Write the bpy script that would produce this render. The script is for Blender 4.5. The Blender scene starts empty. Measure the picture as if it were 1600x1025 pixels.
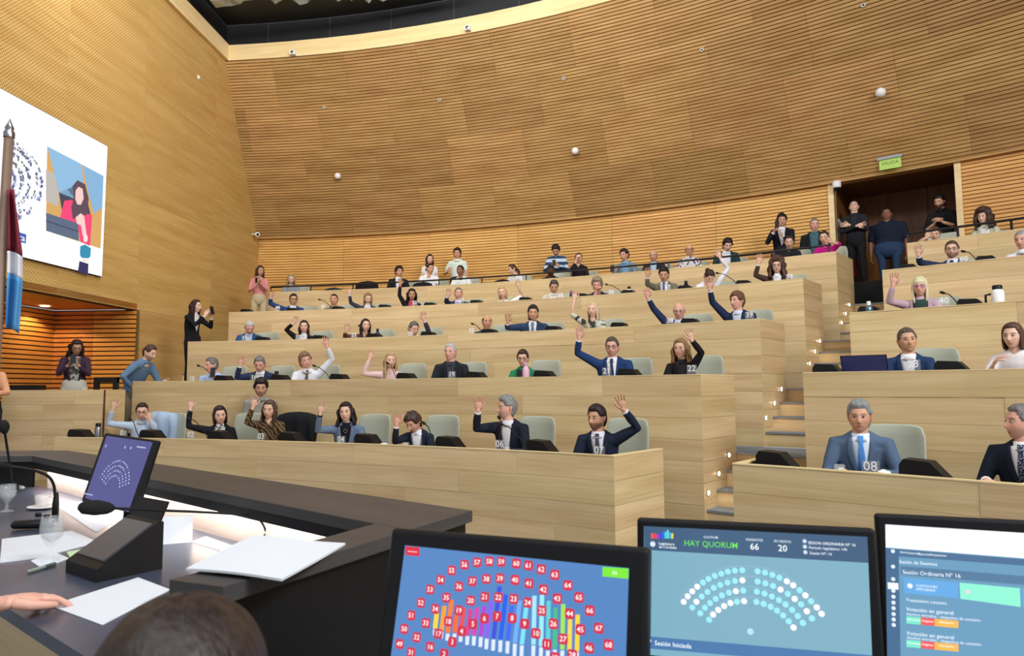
import bpy, math, random
import numpy as np
from mathutils import Vector, Matrix

# ------------------------------------------------------------------ camera, world, lights
SC = bpy.context.scene
COL = SC.collection
FPX = 1100.0875
CF = np.array([0., 0.99643495, 0.08436466])
CR = np.array([0.999982308, 0.00050183, -0.005927145])
CU = np.array([0.00594835, -0.08436317, 0.99641732])
cam_data = bpy.data.cameras.new('camera')
cam_data.sensor_width = 36.0
cam_data.lens = FPX * 36 / 1600
cam_data.clip_start = 0.05
cam_data.dof.use_dof = True
cam_data.dof.focus_distance = 7.5
cam_data.dof.aperture_fstop = 7.0
cam = bpy.data.objects.new('camera', cam_data)
COL.objects.link(cam)
cam.matrix_world = Matrix(((CR[0], CU[0], -CF[0], 0), (CR[1], CU[1], -CF[1], 0), (CR[2], CU[2], -CF[2], 0), (0, 0, 0, 1)))
SC.camera = cam
world = bpy.data.worlds.new('world')
SC.world = world
world.use_nodes = True
world.node_tree.nodes['Background'].inputs[0].default_value = (0.93, 0.96, 1.0, 1)
world.node_tree.nodes['Background'].inputs[1].default_value = 0.42
SC.view_settings.view_transform = 'Standard'
SC.view_settings.look = 'None'
SC.view_settings.gamma = 1.0
SC.view_settings.use_curve_mapping = False
SC.view_settings.exposure = 0.28

def area_light(name, loc, target, size, power, color=(1, 1, 1)):
    l = bpy.data.lights.new(name, 'AREA')
    l.shape = 'RECTANGLE'
    l.size, l.size_y = size
    l.energy = power
    l.color = color
    o = bpy.data.objects.new(name, l)
    COL.objects.link(o)
    o.location = loc
    d = Vector(target) - Vector(loc)
    o.rotation_euler = d.to_track_quat('-Z', 'Y').to_euler()
    return o
area_light('ceiling_light', (7.0, -1.5, 8.3), (-4.0, 9.0, 0.8), (4, 5), 1900, (0.96, 0.98, 1.0))
area_light('ceiling_light', (-2.5, 1.0, 8.3), (-3.0, 5.0, 0), (5, 4), 380, (0.95, 0.97, 1.0))
area_light('ceiling_light', (1.0, -3.5, 8.3), (1.5, 6.0, 0), (5, 3), 330, (0.97, 0.98, 1.0))
area_light('ceiling_light', (-2.5, 9.0, 8.3), (-2.0, 15.5, 2.5), (8, 1.5), 620, (1.0, 0.98, 0.95))

# ------------------------------------------------------------------ geometry of the place
CX, CY = -8.3396, -6.6128
R1, PITCH, Z1, RISE = 15.573, 1.7075, -0.58, 0.70
BETA, WL = -0.0567, 7.5
AISLE = math.radians(39.87)
RW, ZW, RT, ZT = 24.45, 3.86, 22.45, 7.60
def RK(k): return R1 + (k - 1) * PITCH
def ZK(k): return Z1 + (k - 1) * RISE if k < 5 else 2.15
def FK(k): return {1: -1.43, 2: -0.73, 3: -0.03, 4: 0.67, 5: 1.37}[k]
HALL = -1.60

def A(*x): return np.array(x, float)
def ray(u, v): return CF + CR * (u - 800) / FPX - CU * (v - 512.5) / FPX
def at_depth(u, v, D): return ray(u, v) * D
def on_z(u, v, z):
    d = ray(u, v); return d * (z / d[2])
def on_cyl(u, v, R):
    d = ray(u, v)
    a = d[0] ** 2 + d[1] ** 2; b = -2 * (d[0] * CX + d[1] * CY); c = CX * CX + CY * CY - R * R
    return d * ((-b + math.sqrt(b * b - 4 * a * c)) / (2 * a))
NB = A(math.cos(BETA), math.sin(BETA), 0)
TB = A(-math.sin(BETA), math.cos(BETA), 0)
def on_wall(u, v, off=0.0):
    d = ray(u, v); return d * ((-WL + off) / d.dot(NB))
def wallp(t, z, off=0.0): return -WL * NB + TB * t + NB * off + A(0, 0, z)
def theta(p): return math.atan2(p[0] - CX, p[1] - CY)
def P(R, th, z): return A(CX + R * math.sin(th), CY + R * math.cos(th), z)
def th_left_wall(R):
    lo, hi = -0.5, 0.5
    for _ in range(40):
        m = (lo + hi) / 2
        if P(R, m, 0).dot(NB) < -WL: lo = m
        else: hi = m
    return hi
def th_end(R): return AISLE - math.asin(1.01 / R)
def th_left(R): return math.asin((-5.62 - CX) / R)

# ------------------------------------------------------------------ materials
MATS = {}
def newmat(name):
    m = bpy.data.materials.new(name); m.use_nodes = True
    return m, m.node_tree, m.node_tree.nodes['Principled BSDF']
def srgb(c):
    return tuple(((x / 255) / 12.92 if x / 255 <= 0.04045 else ((x / 255 + 0.055) / 1.055) ** 2.4) for x in c)
def flat(name, rgb, rough=0.6, metal=0.0, spec=0.5, noise=0.0):
    key = (name, rgb)
    if key in MATS: return MATS[key]
    m, nt, b = newmat(name)
    c = srgb(rgb)
    b.inputs['Base Color'].default_value = (*c, 1)
    b.inputs['Roughness'].default_value = rough
    b.inputs['Metallic'].default_value = metal
    b.inputs['Specular IOR Level'].default_value = spec
    if noise:
        tc = nt.nodes.new('ShaderNodeTexCoord'); n = nt.nodes.new('ShaderNodeTexNoise')
        n.inputs['Scale'].default_value = 45; n.inputs['Detail'].default_value = 4
        nt.links.new(tc.outputs['Object'], n.inputs['Vector'])
        mx = nt.nodes.new('ShaderNodeMix'); mx.data_type = 'RGBA'
        mx.inputs[6].default_value = (*[x * (1 - noise) for x in c], 1)
        mx.inputs[7].default_value = (*[min(1, x * (1 + noise)) for x in c], 1)
        nt.links.new(n.outputs['Fac'], mx.inputs[0]); nt.links.new(mx.outputs[2], b.inputs['Base Color'])
        bp = nt.nodes.new('ShaderNodeBump'); bp.inputs['Strength'].default_value = 0.15; bp.inputs['Distance'].default_value = 0.004
        nt.links.new(n.outputs['Fac'], bp.inputs['Height']); nt.links.new(bp.outputs['Normal'], b.inputs['Normal'])
    MATS[key] = m
    return m
def emit(name, rgb, s=1.0):
    key = ('e' + name, rgb, s)
    if key in MATS: return MATS[key]
    m, nt, b = newmat(name)
    c = srgb(rgb)
    b.inputs['Base Color'].default_value = (0.01, 0.01, 0.01, 1)
    b.inputs['Roughness'].default_value = 0.3
    b.inputs['Emission Color'].default_value = (*c, 1)
    b.inputs['Emission Strength'].default_value = s
    MATS[key] = m
    return m
def wood(name, dark, light, axis_scale=(1.2, 1.2, 14), var=0.16, rough=0.45, holes=False, hue=None, seed=0.0):
    """grain along the length, with tone changing from piece to piece; UV in metres (u along, v up)"""
    m, nt, b = newmat(name)
    N, L = nt.nodes.new, nt.links.new
    uv = N('ShaderNodeUVMap')
    mp = N('ShaderNodeMapping'); mp.inputs['Scale'].default_value = axis_scale
    oi = N('ShaderNodeObjectInfo')
    ad = N('ShaderNodeVectorMath'); ad.operation = 'ADD'
    sc = N('ShaderNodeMath'); sc.operation = 'MULTIPLY'; sc.inputs[1].default_value = 37.0
    cb = N('ShaderNodeCombineXYZ')
    L(oi.outputs['Random'], sc.inputs[0]); L(sc.outputs[0], cb.inputs['X']); L(sc.outputs[0], cb.inputs['Z'])
    L(uv.outputs['UV'], ad.inputs[0]); L(cb.outputs[0], ad.inputs[1]); L(ad.outputs[0], mp.inputs['Vector'])
    n1 = N('ShaderNodeTexNoise'); n1.inputs['Scale'].default_value = 1.0; n1.inputs['Detail'].default_value = 5; n1.inputs['Distortion'].default_value = 0.6
    L(mp.outputs[0], n1.inputs['Vector'])
    mp2 = N('ShaderNodeMapping'); mp2.inputs['Scale'].default_value = (axis_scale[0] * 3, axis_scale[1] * 9, axis_scale[2] * 9)
    L(ad.outputs[0], mp2.inputs['Vector'])
    n2 = N('ShaderNodeTexNoise'); n2.inputs['Scale'].default_value = 1.0; n2.inputs['Detail'].default_value = 3
    L(mp2.outputs[0], n2.inputs['Vector'])
    mixf = N('ShaderNodeMath'); mixf.operation = 'MULTIPLY_ADD'; mixf.inputs[1].default_value = 0.35
    L(n2.outputs['Fac'], mixf.inputs[0])
    s1 = N('ShaderNodeMath'); s1.operation = 'MULTIPLY'; s1.inputs[1].default_value = 0.65
    L(n1.outputs['Fac'], s1.inputs[0]); L(s1.outputs[0], mixf.inputs[2])
    cr = N('ShaderNodeValToRGB')
    cr.color_ramp.elements[0].position = 0.34; cr.color_ramp.elements[0].color = (*srgb(dark), 1)
    cr.color_ramp.elements[1].position = 0.66; cr.color_ramp.elements[1].color = (*srgb(light), 1)
    L(mixf.outputs[0], cr.inputs['Fac'])
    hs = N('ShaderNodeHueSaturation')
    v = N('ShaderNodeMapRange'); v.inputs['To Min'].default_value = 1 - var; v.inputs['To Max'].default_value = 1 + var
    L(oi.outputs['Random'], v.inputs['Value']); L(v.outputs[0], hs.inputs['Value'])
    h = N('ShaderNodeMath'); h.operation = 'MULTIPLY_ADD'; h.inputs[1].default_value = 0.010; h.inputs[2].default_value = 0.495
    fr = N('ShaderNodeMath'); fr.operation = 'FRACT'; f7 = N('ShaderNodeMath'); f7.operation = 'MULTIPLY'; f7.inputs[1].default_value = 17.3
    L(oi.outputs['Random'], f7.inputs[0]); L(f7.outputs[0], fr.inputs[0]); L(fr.outputs[0], h.inputs[0]); L(h.outputs[0], hs.inputs['Hue'])
    L(cr.outputs['Color'], hs.inputs['Color'])
    out = hs.outputs['Color']
    if holes:
        # staggered grid of small drilled holes, pitch in metres
        sx = N('ShaderNodeSeparateXYZ'); L(uv.outputs['UV'], sx.inputs[0])
        def M(op, a, bb=None, c=None):
            n = N('ShaderNodeMath'); n.operation = op
            for i, q in enumerate((a, bb, c)):
                if q is None: continue
                if isinstance(q, (int, float)): n.inputs[i].default_value = q
                else: L(q, n.inputs[i])
            return n.outputs[0]
        px, py = 0.056, 0.0290
        yy = M('DIVIDE', sx.outputs['Y'], py)
        row = M('FLOOR', yy)
        par = M('MULTIPLY', M('FRACT', M('MULTIPLY', row, 0.5)), 1.0)
        xx = M('ADD', M('DIVIDE', sx.outputs['X'], px), par)
        dx = M('MULTIPLY', M('SUBTRACT', M('FRACT', xx), 0.5), px)
        dy = M('MULTIPLY', M('SUBTRACT', M('FRACT', yy), 0.5), py)
        dd = M('SQRT', M('ADD', M('MULTIPLY', dx, dx), M('MULTIPLY', dy, dy)))
        hole = N('ShaderNodeMapRange'); hole.inputs['From Min'].default_value = 0.0080; hole.inputs['From Max'].default_value = 0.0108
        hole.inputs['To Min'].default_value = 1; hole.inputs['To Max'].default_value = 0
        L(dd, hole.inputs['Value'])
        mx = N('ShaderNodeMix'); mx.data_type = 'RGBA'
        L(hole.outputs[0], mx.inputs[0]); L(out, mx.inputs[6]); mx.inputs[7].default_value = (*srgb((104, 68, 28)), 1)
        out = mx.outputs[2]
    L(out, b.inputs['Base Color'])
    b.inputs['Roughness'].default_value = rough
    b.inputs['Specular IOR Level'].default_value = 0.35
    bp = N('ShaderNodeBump'); bp.inputs['Strength'].default_value = 0.08; bp.inputs['Distance'].default_value = 0.003
    L(n2.outputs['Fac'], bp.inputs['Height']); L(bp.outputs['Normal'], b.inputs['Normal'])
    return m
W_DESK = wood('pale maple planks', (199, 168, 119), (226, 200, 154), (0.6, 8, 8), 0.085, 0.34)
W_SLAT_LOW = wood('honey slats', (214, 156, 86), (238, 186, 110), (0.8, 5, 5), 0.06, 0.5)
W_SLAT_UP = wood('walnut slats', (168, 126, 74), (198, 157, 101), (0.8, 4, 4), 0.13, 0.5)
W_PERF = wood('perforated oak', (200, 158, 88), (226, 190, 122), (0.5, 6, 6), 0.06, 0.5, holes=True)
W_FASCIA = wood('pale fascia', (226, 196, 140), (244, 222, 172), (0.5, 5, 5), 0.04, 0.5)
W_LIT = wood('glow whitened panel', (212, 192, 176), (232, 216, 202), (0.5, 5, 5), 0.03, 0.5)  # wood whitened in its colour to match the LED glow on it
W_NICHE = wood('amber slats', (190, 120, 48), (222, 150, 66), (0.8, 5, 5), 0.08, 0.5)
W_DOOR = wood('dark door oak', (108, 66, 30), (136, 86, 42), (8, 0.7, 8), 0.06, 0.4)
M_GROOVE = flat('groove brown', (84, 54, 27), 0.9)
M_JOINT = flat('joint shadow', (120, 92, 62), 0.9)
M_BLACK = flat('black plastic', (17, 17, 19), 0.5, 0, 0.3)
M_BLACKM = flat('matt black', (14, 15, 17), 0.85)
M_CEIL = flat('black ceiling board', (26, 29, 33), 0.55)
M_SEAM = flat('grey seam', (70, 74, 80), 0.6)
M_CARPET = flat('blue grey carpet', (122, 128, 134), 0.95, noise=0.1)
M_DESKTOP = wood('dark laminate', (62, 60, 60), (76, 73, 72), (0.6, 8, 8), 0.02, 0.45)
M_SILVER = flat('crumpled silver', (176, 190, 194), 0.3, 0.4)
M_WHITE = flat('white paint', (236, 236, 234), 0.5)
M_PAPER = flat('white paper', (218, 222, 228), 0.85)
M_CHAIR = flat('sage leather', (172, 176, 158), 0.5, noise=0.03)
M_METAL = flat('brushed steel', (150, 150, 152), 0.3, 0.9)
M_RAIL = flat('dark steel rail', (34, 34, 36), 0.4, 0.3)
M_RED = flat('red enamel', (170, 20, 28), 0.3)
def glassmat(name, rgb=(235, 240, 240), alpha=0.16, rough=0.05):
    key = (name, rgb, alpha)
    if key in MATS: return MATS[key]
    m, nt, b = newmat(name)
    b.inputs['Base Color'].default_value = (*srgb(rgb), 1)
    b.inputs['Roughness'].default_value = rough
    b.inputs['Alpha'].default_value = alpha
    b.inputs['Specular IOR Level'].default_value = 0.8
    MATS[key] = m
    return m
M_GLASS = glassmat('clear glass')
M_ACRYL = glassmat('clear acrylic', (220, 226, 232), 0.13)

# ------------------------------------------------------------------ mesh helpers
class MB:
    """collects vertices, faces, material slots and UVs for one mesh object"""
    def __init__(s): s.v, s.f, s.m, s.uv, s.sm, s.n, s.col = [], [], [], {}, [], 0, []
    def add(s, verts, faces, mat=0, smooth=False, uvs=None, col=None):
        o = s.n; verts = [tuple(x) for x in verts]
        s.v += verts; s.n += len(verts)
        for i, f in enumerate(faces):
            s.f.append(tuple(o + k for k in f)); s.m.append(mat); s.sm.append(smooth)
            if uvs is not None: s.uv[len(s.f) - 1] = uvs[i]
        if col is not None: s.col += [tuple(c) for c in col]
        elif s.col: s.col += [(1, 1, 1, 1)] * len(verts)
        return o
    def build(s, name, mats, parent=None, origin=None, label=None, cat=None, group=None, kind=None, color=False):
        me = bpy.data.meshes.new(name)
        v = np.array(s.v, float)
        org = A(0, 0, 0) if origin is None else A(*origin)
        me.from_pydata((v - org).tolist(), [], s.f)
        if not isinstance(mats, (list, tuple)): mats = [mats]
        for m in mats: me.materials.append(m)
        me.polygons.foreach_set('material_index', s.m)
        me.polygons.foreach_set('use_smooth', s.sm)
        if s.uv:
            uvl = me.uv_layers.new(name='UVMap')
            for p in me.polygons:
                u = s.uv.get(p.index)
                if u is not None:
                    for k, li in enumerate(p.loop_indices): uvl.data[li].uv = u[k]
        if color and s.col:
            at = me.color_attributes.new('Col', 'FLOAT_COLOR', 'POINT')
            at.data.foreach_set('color', np.array(s.col, 'f').ravel())
        me.update()
        o = bpy.data.objects.new(name, me)
        COL.objects.link(o)
        o.location = org
        if parent is not None:
            o.parent = parent
            q = parent; acc = A(0, 0, 0)
            while q is not None: acc = acc + A(*q.location); q = q.parent
            o.location = org - acc
        return tag(o, label, cat, group, kind)
def tag(o, label=None, cat=None, group=None, kind=None):
    if label: o['label'] = label
    if cat: o['category'] = cat
    if group: o['group'] = group
    if kind: o['kind'] = kind
    return o
def empty(name, loc, label=None, cat=None, group=None, kind=None):
    o = bpy.data.objects.new(name, None); COL.objects.link(o); o.location = loc; o.empty_display_size = 0.1
    return tag(o, label, cat, group, kind)
def copy_tree(o, parent=None):
    c = o.copy(); COL.objects.link(c); c.parent = parent
    for ch in o.children: copy_tree(ch, c)
    return c

def box(mb, c, ex, ey, ez, mat=0, uv=True):
    """box from centre and three half-extent vectors"""
    c, ex, ey, ez = [np.array(q, float) for q in (c, ex, ey, ez)]
    vs = [c + sx * ex + sy * ey + sz * ez for sz in (-1, 1) for sy in (-1, 1) for sx in (-1, 1)]
    fs = [(0, 2, 3, 1), (4, 5, 7, 6), (0, 1, 5, 4), (2, 6, 7, 3), (0, 4, 6, 2), (1, 3, 7, 5)]
    lx, ly, lz = [2 * np.linalg.norm(q) for q in (ex, ey, ez)]
    uvs = [[(0, 0), (0, ly), (lx, ly), (lx, 0)], [(0, 0), (lx, 0), (lx, ly), (0, ly)], [(0, 0), (lx, 0), (lx, lz), (0, lz)],
           [(0, 0), (0, lz), (lx, lz), (lx, 0)], [(0, 0), (0, lz), (ly, lz), (ly, 0)], [(0, 0), (ly, 0), (ly, lz), (0, lz)]]
    mb.add(vs, fs, mat, False, uvs if uv else None)
def abox(mb, x0, x1, y0, y1, z0, z1, mat=0):
    box(mb, ((x0 + x1) / 2, (y0 + y1) / 2, (z0 + z1) / 2), ((x1 - x0) / 2, 0, 0), (0, (y1 - y0) / 2, 0), (0, 0, (z1 - z0) / 2), mat)
def arcbox(mb, Ra, Rb, t0, t1, z0, z1, n=6, mat=0, Rtop=None, ends=True):
    """curved box; t0/t1 may be functions of radius; Rtop=(Ra,Rb) at z1 for a leaning piece"""
    f0 = t0 if callable(t0) else (lambda R: t0)
    f1 = t1 if callable(t1) else (lambda R: t1)
    Ra2, Rb2 = Rtop if Rtop else (Ra, Rb)
    vs = []
    for i in range(n + 1):
        a = i / n
        for R, z in ((Ra, z0), (Rb, z0), (Rb2, z1), (Ra2, z1)):
            vs.append(P(R, f0(R) * (1 - a) + f1(R) * a, z))
    fs, uvs = [], []
    Lr = abs(f1(Ra) - f0(Ra)) * Ra; h = math.hypot(z1 - z0, Ra2 - Ra); w = abs(Rb - Ra)
    for i in range(n):
        b, c = 4 * i, 4 * i + 4
        u0, u1 = Lr * i / n, Lr * (i + 1) / n
        fs += [(b + 0, c + 0, c + 3, b + 3)]; uvs += [[(u0, 0), (u1, 0), (u1, h), (u0, h)]]
        fs += [(b + 1, b + 2, c + 2, c + 1)]; uvs += [[(u0, 0), (u0, h), (u1, h), (u1, 0)]]
        fs += [(b + 3, c + 3, c + 2, b + 2)]; uvs += [[(u0, 0), (u1, 0), (u1, w), (u0, w)]]
        fs += [(b + 0, b + 1, c + 1, c + 0)]; uvs += [[(u0, 0), (u0, w), (u1, w), (u1, 0)]]
    if ends:
        fs += [(0, 3, 2, 1)]; uvs += [[(0, 0), (0, h), (w, h), (w, 0)]]
        k = 4 * n
        fs += [(k, k + 1, k + 2, k + 3)]; uvs += [[(0, 0), (w, 0), (w, h), (0, h)]]
    mb.add(vs, fs, mat, False, uvs)
def nrm(v):
    v = np.array(v, float); l = np.linalg.norm(v); return v / l if l > 1e-9 else v
def loft(mb, pts, ra, rb=None, side=None, seg=10, mat=0, smooth=True, col=None, cap=True):
    """tube along pts, radii ra along side and rb across; rounded ends"""
    pts = [np.array(p, float) for p in pts]; n = len(pts)
    ra = list(ra) if hasattr(ra, '__len__') else [ra] * n
    rb = ra if rb is None else (list(rb) if hasattr(rb, '__len__') else [rb] * n)
    if cap:
        d0 = nrm(pts[0] - pts[1]); d1 = nrm(pts[-1] - pts[-2])
        pts = [pts[0] + d0 * min(ra[0], rb[0]) * 0.6] + pts + [pts[-1] + d1 * min(ra[-1], rb[-1]) * 0.6]
        ra = [ra[0] * 0.55] + ra + [ra[-1] * 0.55]; rb = [rb[0] * 0.55] + list(rb) + [rb[-1] * 0.55]; n += 2
    vs = []
    prev = None
    for i in range(n):
        t = nrm(pts[min(i + 1, n - 1)] - pts[max(i - 1, 0)])
        s = np.array(side, float) if side is not None else (prev if prev is not None else (A(1, 0, 0) if abs(t[0]) < 0.8 else A(0, 1, 0)))
        s = s - t * s.dot(t); s = nrm(s); prev = s
        b = np.cross(t, s)
        for k in range(seg):
            a = 2 * math.pi * k / seg
            vs.append(pts[i] + s * math.cos(a) * ra[i] + b * math.sin(a) * rb[i])
    fs = []
    for i in range(n - 1):
        for k in range(seg):
            k2 = (k + 1) % seg
            fs.append((i * seg + k, i * seg + k2, (i + 1) * seg + k2, (i + 1) * seg + k))
    fs.append(tuple(reversed(range(seg)))); fs.append(tuple(range((n - 1) * seg, n * seg)))
    mb.add(vs, fs, mat, smooth, None, [col] * len(vs) if col is not None else None)
def tube(mb, pts, r, seg=8, mat=0): loft(mb, pts, r, None, None, seg, mat, True, None, False)
def lathe(mb, c, prof, seg=16, mat=0, ax=None, smooth=True):
    """profile [(r,h)...] around axis ax from point c"""
    ax = A(0, 0, 1) if ax is None else nrm(ax)
    s = nrm(np.cross(ax, A(0, 1, 0) if abs(ax[1]) < 0.9 else A(1, 0, 0))); b = np.cross(ax, s)
    c = np.array(c, float); vs = []
    for r, h in prof:
        for k in range(seg):
            a = 2 * math.pi * k / seg
            vs.append(c + ax * h + (s * math.cos(a) + b * math.sin(a)) * max(r, 1e-5))
    fs = [(i * seg + k, i * seg + (k + 1) % seg, (i + 1) * seg + (k + 1) % seg, (i + 1) * seg + k) for i in range(len(prof) - 1) for k in range(seg)]
    mb.add(vs, fs, mat, smooth)
def prism(mb, poly, off, mat=0):
    """flat polygon (3D points) extruded by vector off"""
    poly = [np.array(p, float) for p in poly]; n = len(poly); off = np.array(off, float)
    vs = poly + [p + off for p in poly]
    L = [np.linalg.norm(poly[(i + 1) % n] - poly[i]) for i in range(n)]
    e1 = nrm(poly[1] - poly[0]); nn = nrm(np.cross(e1, poly[-1] - poly[0])); e2 = np.cross(nn, e1)
    pu = [((p - poly[0]).dot(e1), (p - poly[0]).dot(e2)) for p in poly]
    h = np.linalg.norm(off)
    fs = [tuple(range(n)), tuple(reversed(range(n, 2 * n)))]; uvs = [pu, list(reversed(pu))]
    for i in range(n):
        j = (i + 1) % n
        fs.append((i, i + n, j + n, j)); uvs.append([(0, 0), (0, h), (L[i], h), (L[i], 0)])
    mb.add(vs, fs, mat, False, uvs)

# ---- lettering: meshes made once from the built-in font, before the scene is heavy
TEXTS = {}
def make_texts(strings):
    tmp = []
    for t in strings:
        cu = bpy.data.curves.new('t', 'FONT'); cu.body = t; cu.size = 1; cu.resolution_u = 2
        cu.align_x = 'CENTER'; cu.align_y = 'CENTER'; cu.offset = 0.005
        o = bpy.data.objects.new('t', cu); COL.objects.link(o); tmp.append((t, o, cu))
    dg = bpy.context.evaluated_depsgraph_get(); dg.update()
    for t, o, cu in tmp:
        me = bpy.data.meshes.new_from_object(o.evaluated_get(dg))
        TEXTS[t] = ([tuple(v.co) for v in me.vertices], [tuple(p.vertices) for p in me.polygons])
        bpy.data.meshes.remove(me)
    for t, o, cu in tmp:
        bpy.data.objects.remove(o); bpy.data.curves.remove(cu)
def text(mb, s, c, ex, ey, size, mat=0):
    vs, fs = TEXTS[s]; c = np.array(c, float)
    mb.add([c + ex * (x * size) + ey * (y * size) for x, y, z in vs], fs, mat)
NUMS = [str(i) for i in range(2, 69)] + ['%02d' % i for i in range(1, 10)]
WORDS = ['HAY QUORUM', '66', '20', 'QUORUM', 'PRESENTES', 'EN SESION', 'Sesión Iniciada', 'SALIDA', '06', 'Legislatura', 'de Córdoba', 'SESION ORDINARIA Nº 16', 'Período legislativo: 146', 'Sesión Nº: 16',
         'Sesión de Sistemas', 'Sesión Ordinaria Nº 16', 'CUESTIONES', 'APROBADA', 'Tratamiento conjunto', 'Votación en general', 'Afirmativa', 'Negativa', 'Abstención', 'Inicio', 'Sesiones', 'Reportes', 'Votaciones', 'Asuntos entrados - despachos de comisión', 'desconectar', 'eca', 'AUDIO']
make_texts(sorted(set(NUMS + WORDS)))
# ------------------------------------------------------------------ the hall: floors, walls, ceiling
rng = random.Random(4)
TH_R = math.radians(78)
def floors():
    mb = MB(); abox(mb, -9.5, 9, -2.5, 16.5, HALL - 0.1, HALL)
    mb.build('floor', M_CARPET, kind='structure')
    for k in range(1, 6):
        R, z = RK(k), FK(k)
        Rn = RK(k + 1) if k < 5 else 26.6
        mb = MB()
        lw = lambda q: th_left_wall(q) if q < 24.6 else th_left_wall(24.5)
        arcbox(mb, R + 0.85, Rn, lw, TH_R, z - 0.02, z, 26)
        arcbox(mb, R + 0.05, R + 0.85, lambda q: th_left(q) + 0.004, lambda q: th_end(q) - 0.004, z - 0.02, z, 14)
        arcbox(mb, R + 0.05, R + 0.85, AISLE + 0.004, TH_R, z - 0.02, z, 14)
        mb.build('floor', M_CARPET, kind='structure')
floors()

def stairs():
    """four risers beside every desk block; each step is a wood riser under a carpet tread"""
    for side, f0, f1, lab in (('aisle', th_end, (lambda q: AISLE), 'wooden steps with grey carpet treads in the aisle beside the %s row'),
                              ('left', th_left_wall, th_left, 'wooden steps between the perforated left wall and the %s row')):
        for k in range(1, 6):
            root = empty('stair_flight', P(RK(k) + 0.4, f1(RK(k)), FK(k - 1) if k > 1 else HALL), lab % ('front', 'second', 'third', 'fourth', 'gallery')[k - 1], 'stairs')
            zb = HALL if k == 1 else FK(k - 1)
            n = 1 if k == 1 else 4
            for i in range(n):
                z1 = zb + (FK(k) - zb) * (i + 1) / n
                Ra = RK(k) + 0.06 + 0.26 * i if n > 1 else RK(k) + 0.3
                mb = MB(); arcbox(mb, Ra, RK(k) + 0.84, f0, f1, z1 - (FK(k) - zb) / n, z1 - 0.02, 2)
                mb.build('riser', W_DESK, root)
                mb = MB(); arcbox(mb, Ra - 0.015, RK(k) + 0.845, f0, f1, z1 - 0.02, z1 + 0.002, 2)
                mb.build('tread', M_CARPET, root)
stairs()

def planks(root, R, t0, t1, zt, zb, rows=None, L=2.6, depth=0.018, face='front'):
    """separate boards on a curved front, staggered joints, thin gaps"""
    rows = rows or max(1, round((zt - zb) / 0.215))
    hh = (zt - zb) / rows
    a0 = t0(R) if callable(t0) else t0; a1 = t1(R) if callable(t1) else t1
    arc = (a1 - a0) * R
    for r in range(rows):
        za = zt - hh * (r + 1); s = a0
        first = L * rng.choice((0.35, 0.6, 0.85, 1.0))
        cuts = [a0]; x = first
        while x < arc - 0.4: cuts.append(a0 + x / R); x += L * rng.choice((0.75, 1.0, 1.15))
        cuts.append(a1)
        for i in range(len(cuts) - 1):
            mb = MB(); g = 0.0009 / R
            d = rng.choice((0, 0.0012, 0.0024))
            arcbox(mb, R - d, R + depth, cuts[i] + g, cuts[i + 1] - g, za + 0.0009, za + hh - 0.0009, 4)
            mb.build('plank', W_DESK, root)
def side_planks(root, o, ex, n, width, zt, zb):
    """boards on a straight end panel: o = front corner, ex = unit direction, n = outward normal"""
    rows = max(1, round((zt - zb) / 0.215)); hh = (zt - zb) / rows
    for r in range(rows):
        za = zt - hh * (r + 1)
        mb = MB(); c = A(o[0], o[1], za + hh / 2) + ex * width / 2 + n * 0.009
        box(mb, c, ex * (width / 2 - 0.001), n * 0.0095, A(0, 0, hh / 2 - 0.0014))
        mb.build('plank', W_DESK, root)

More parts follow.
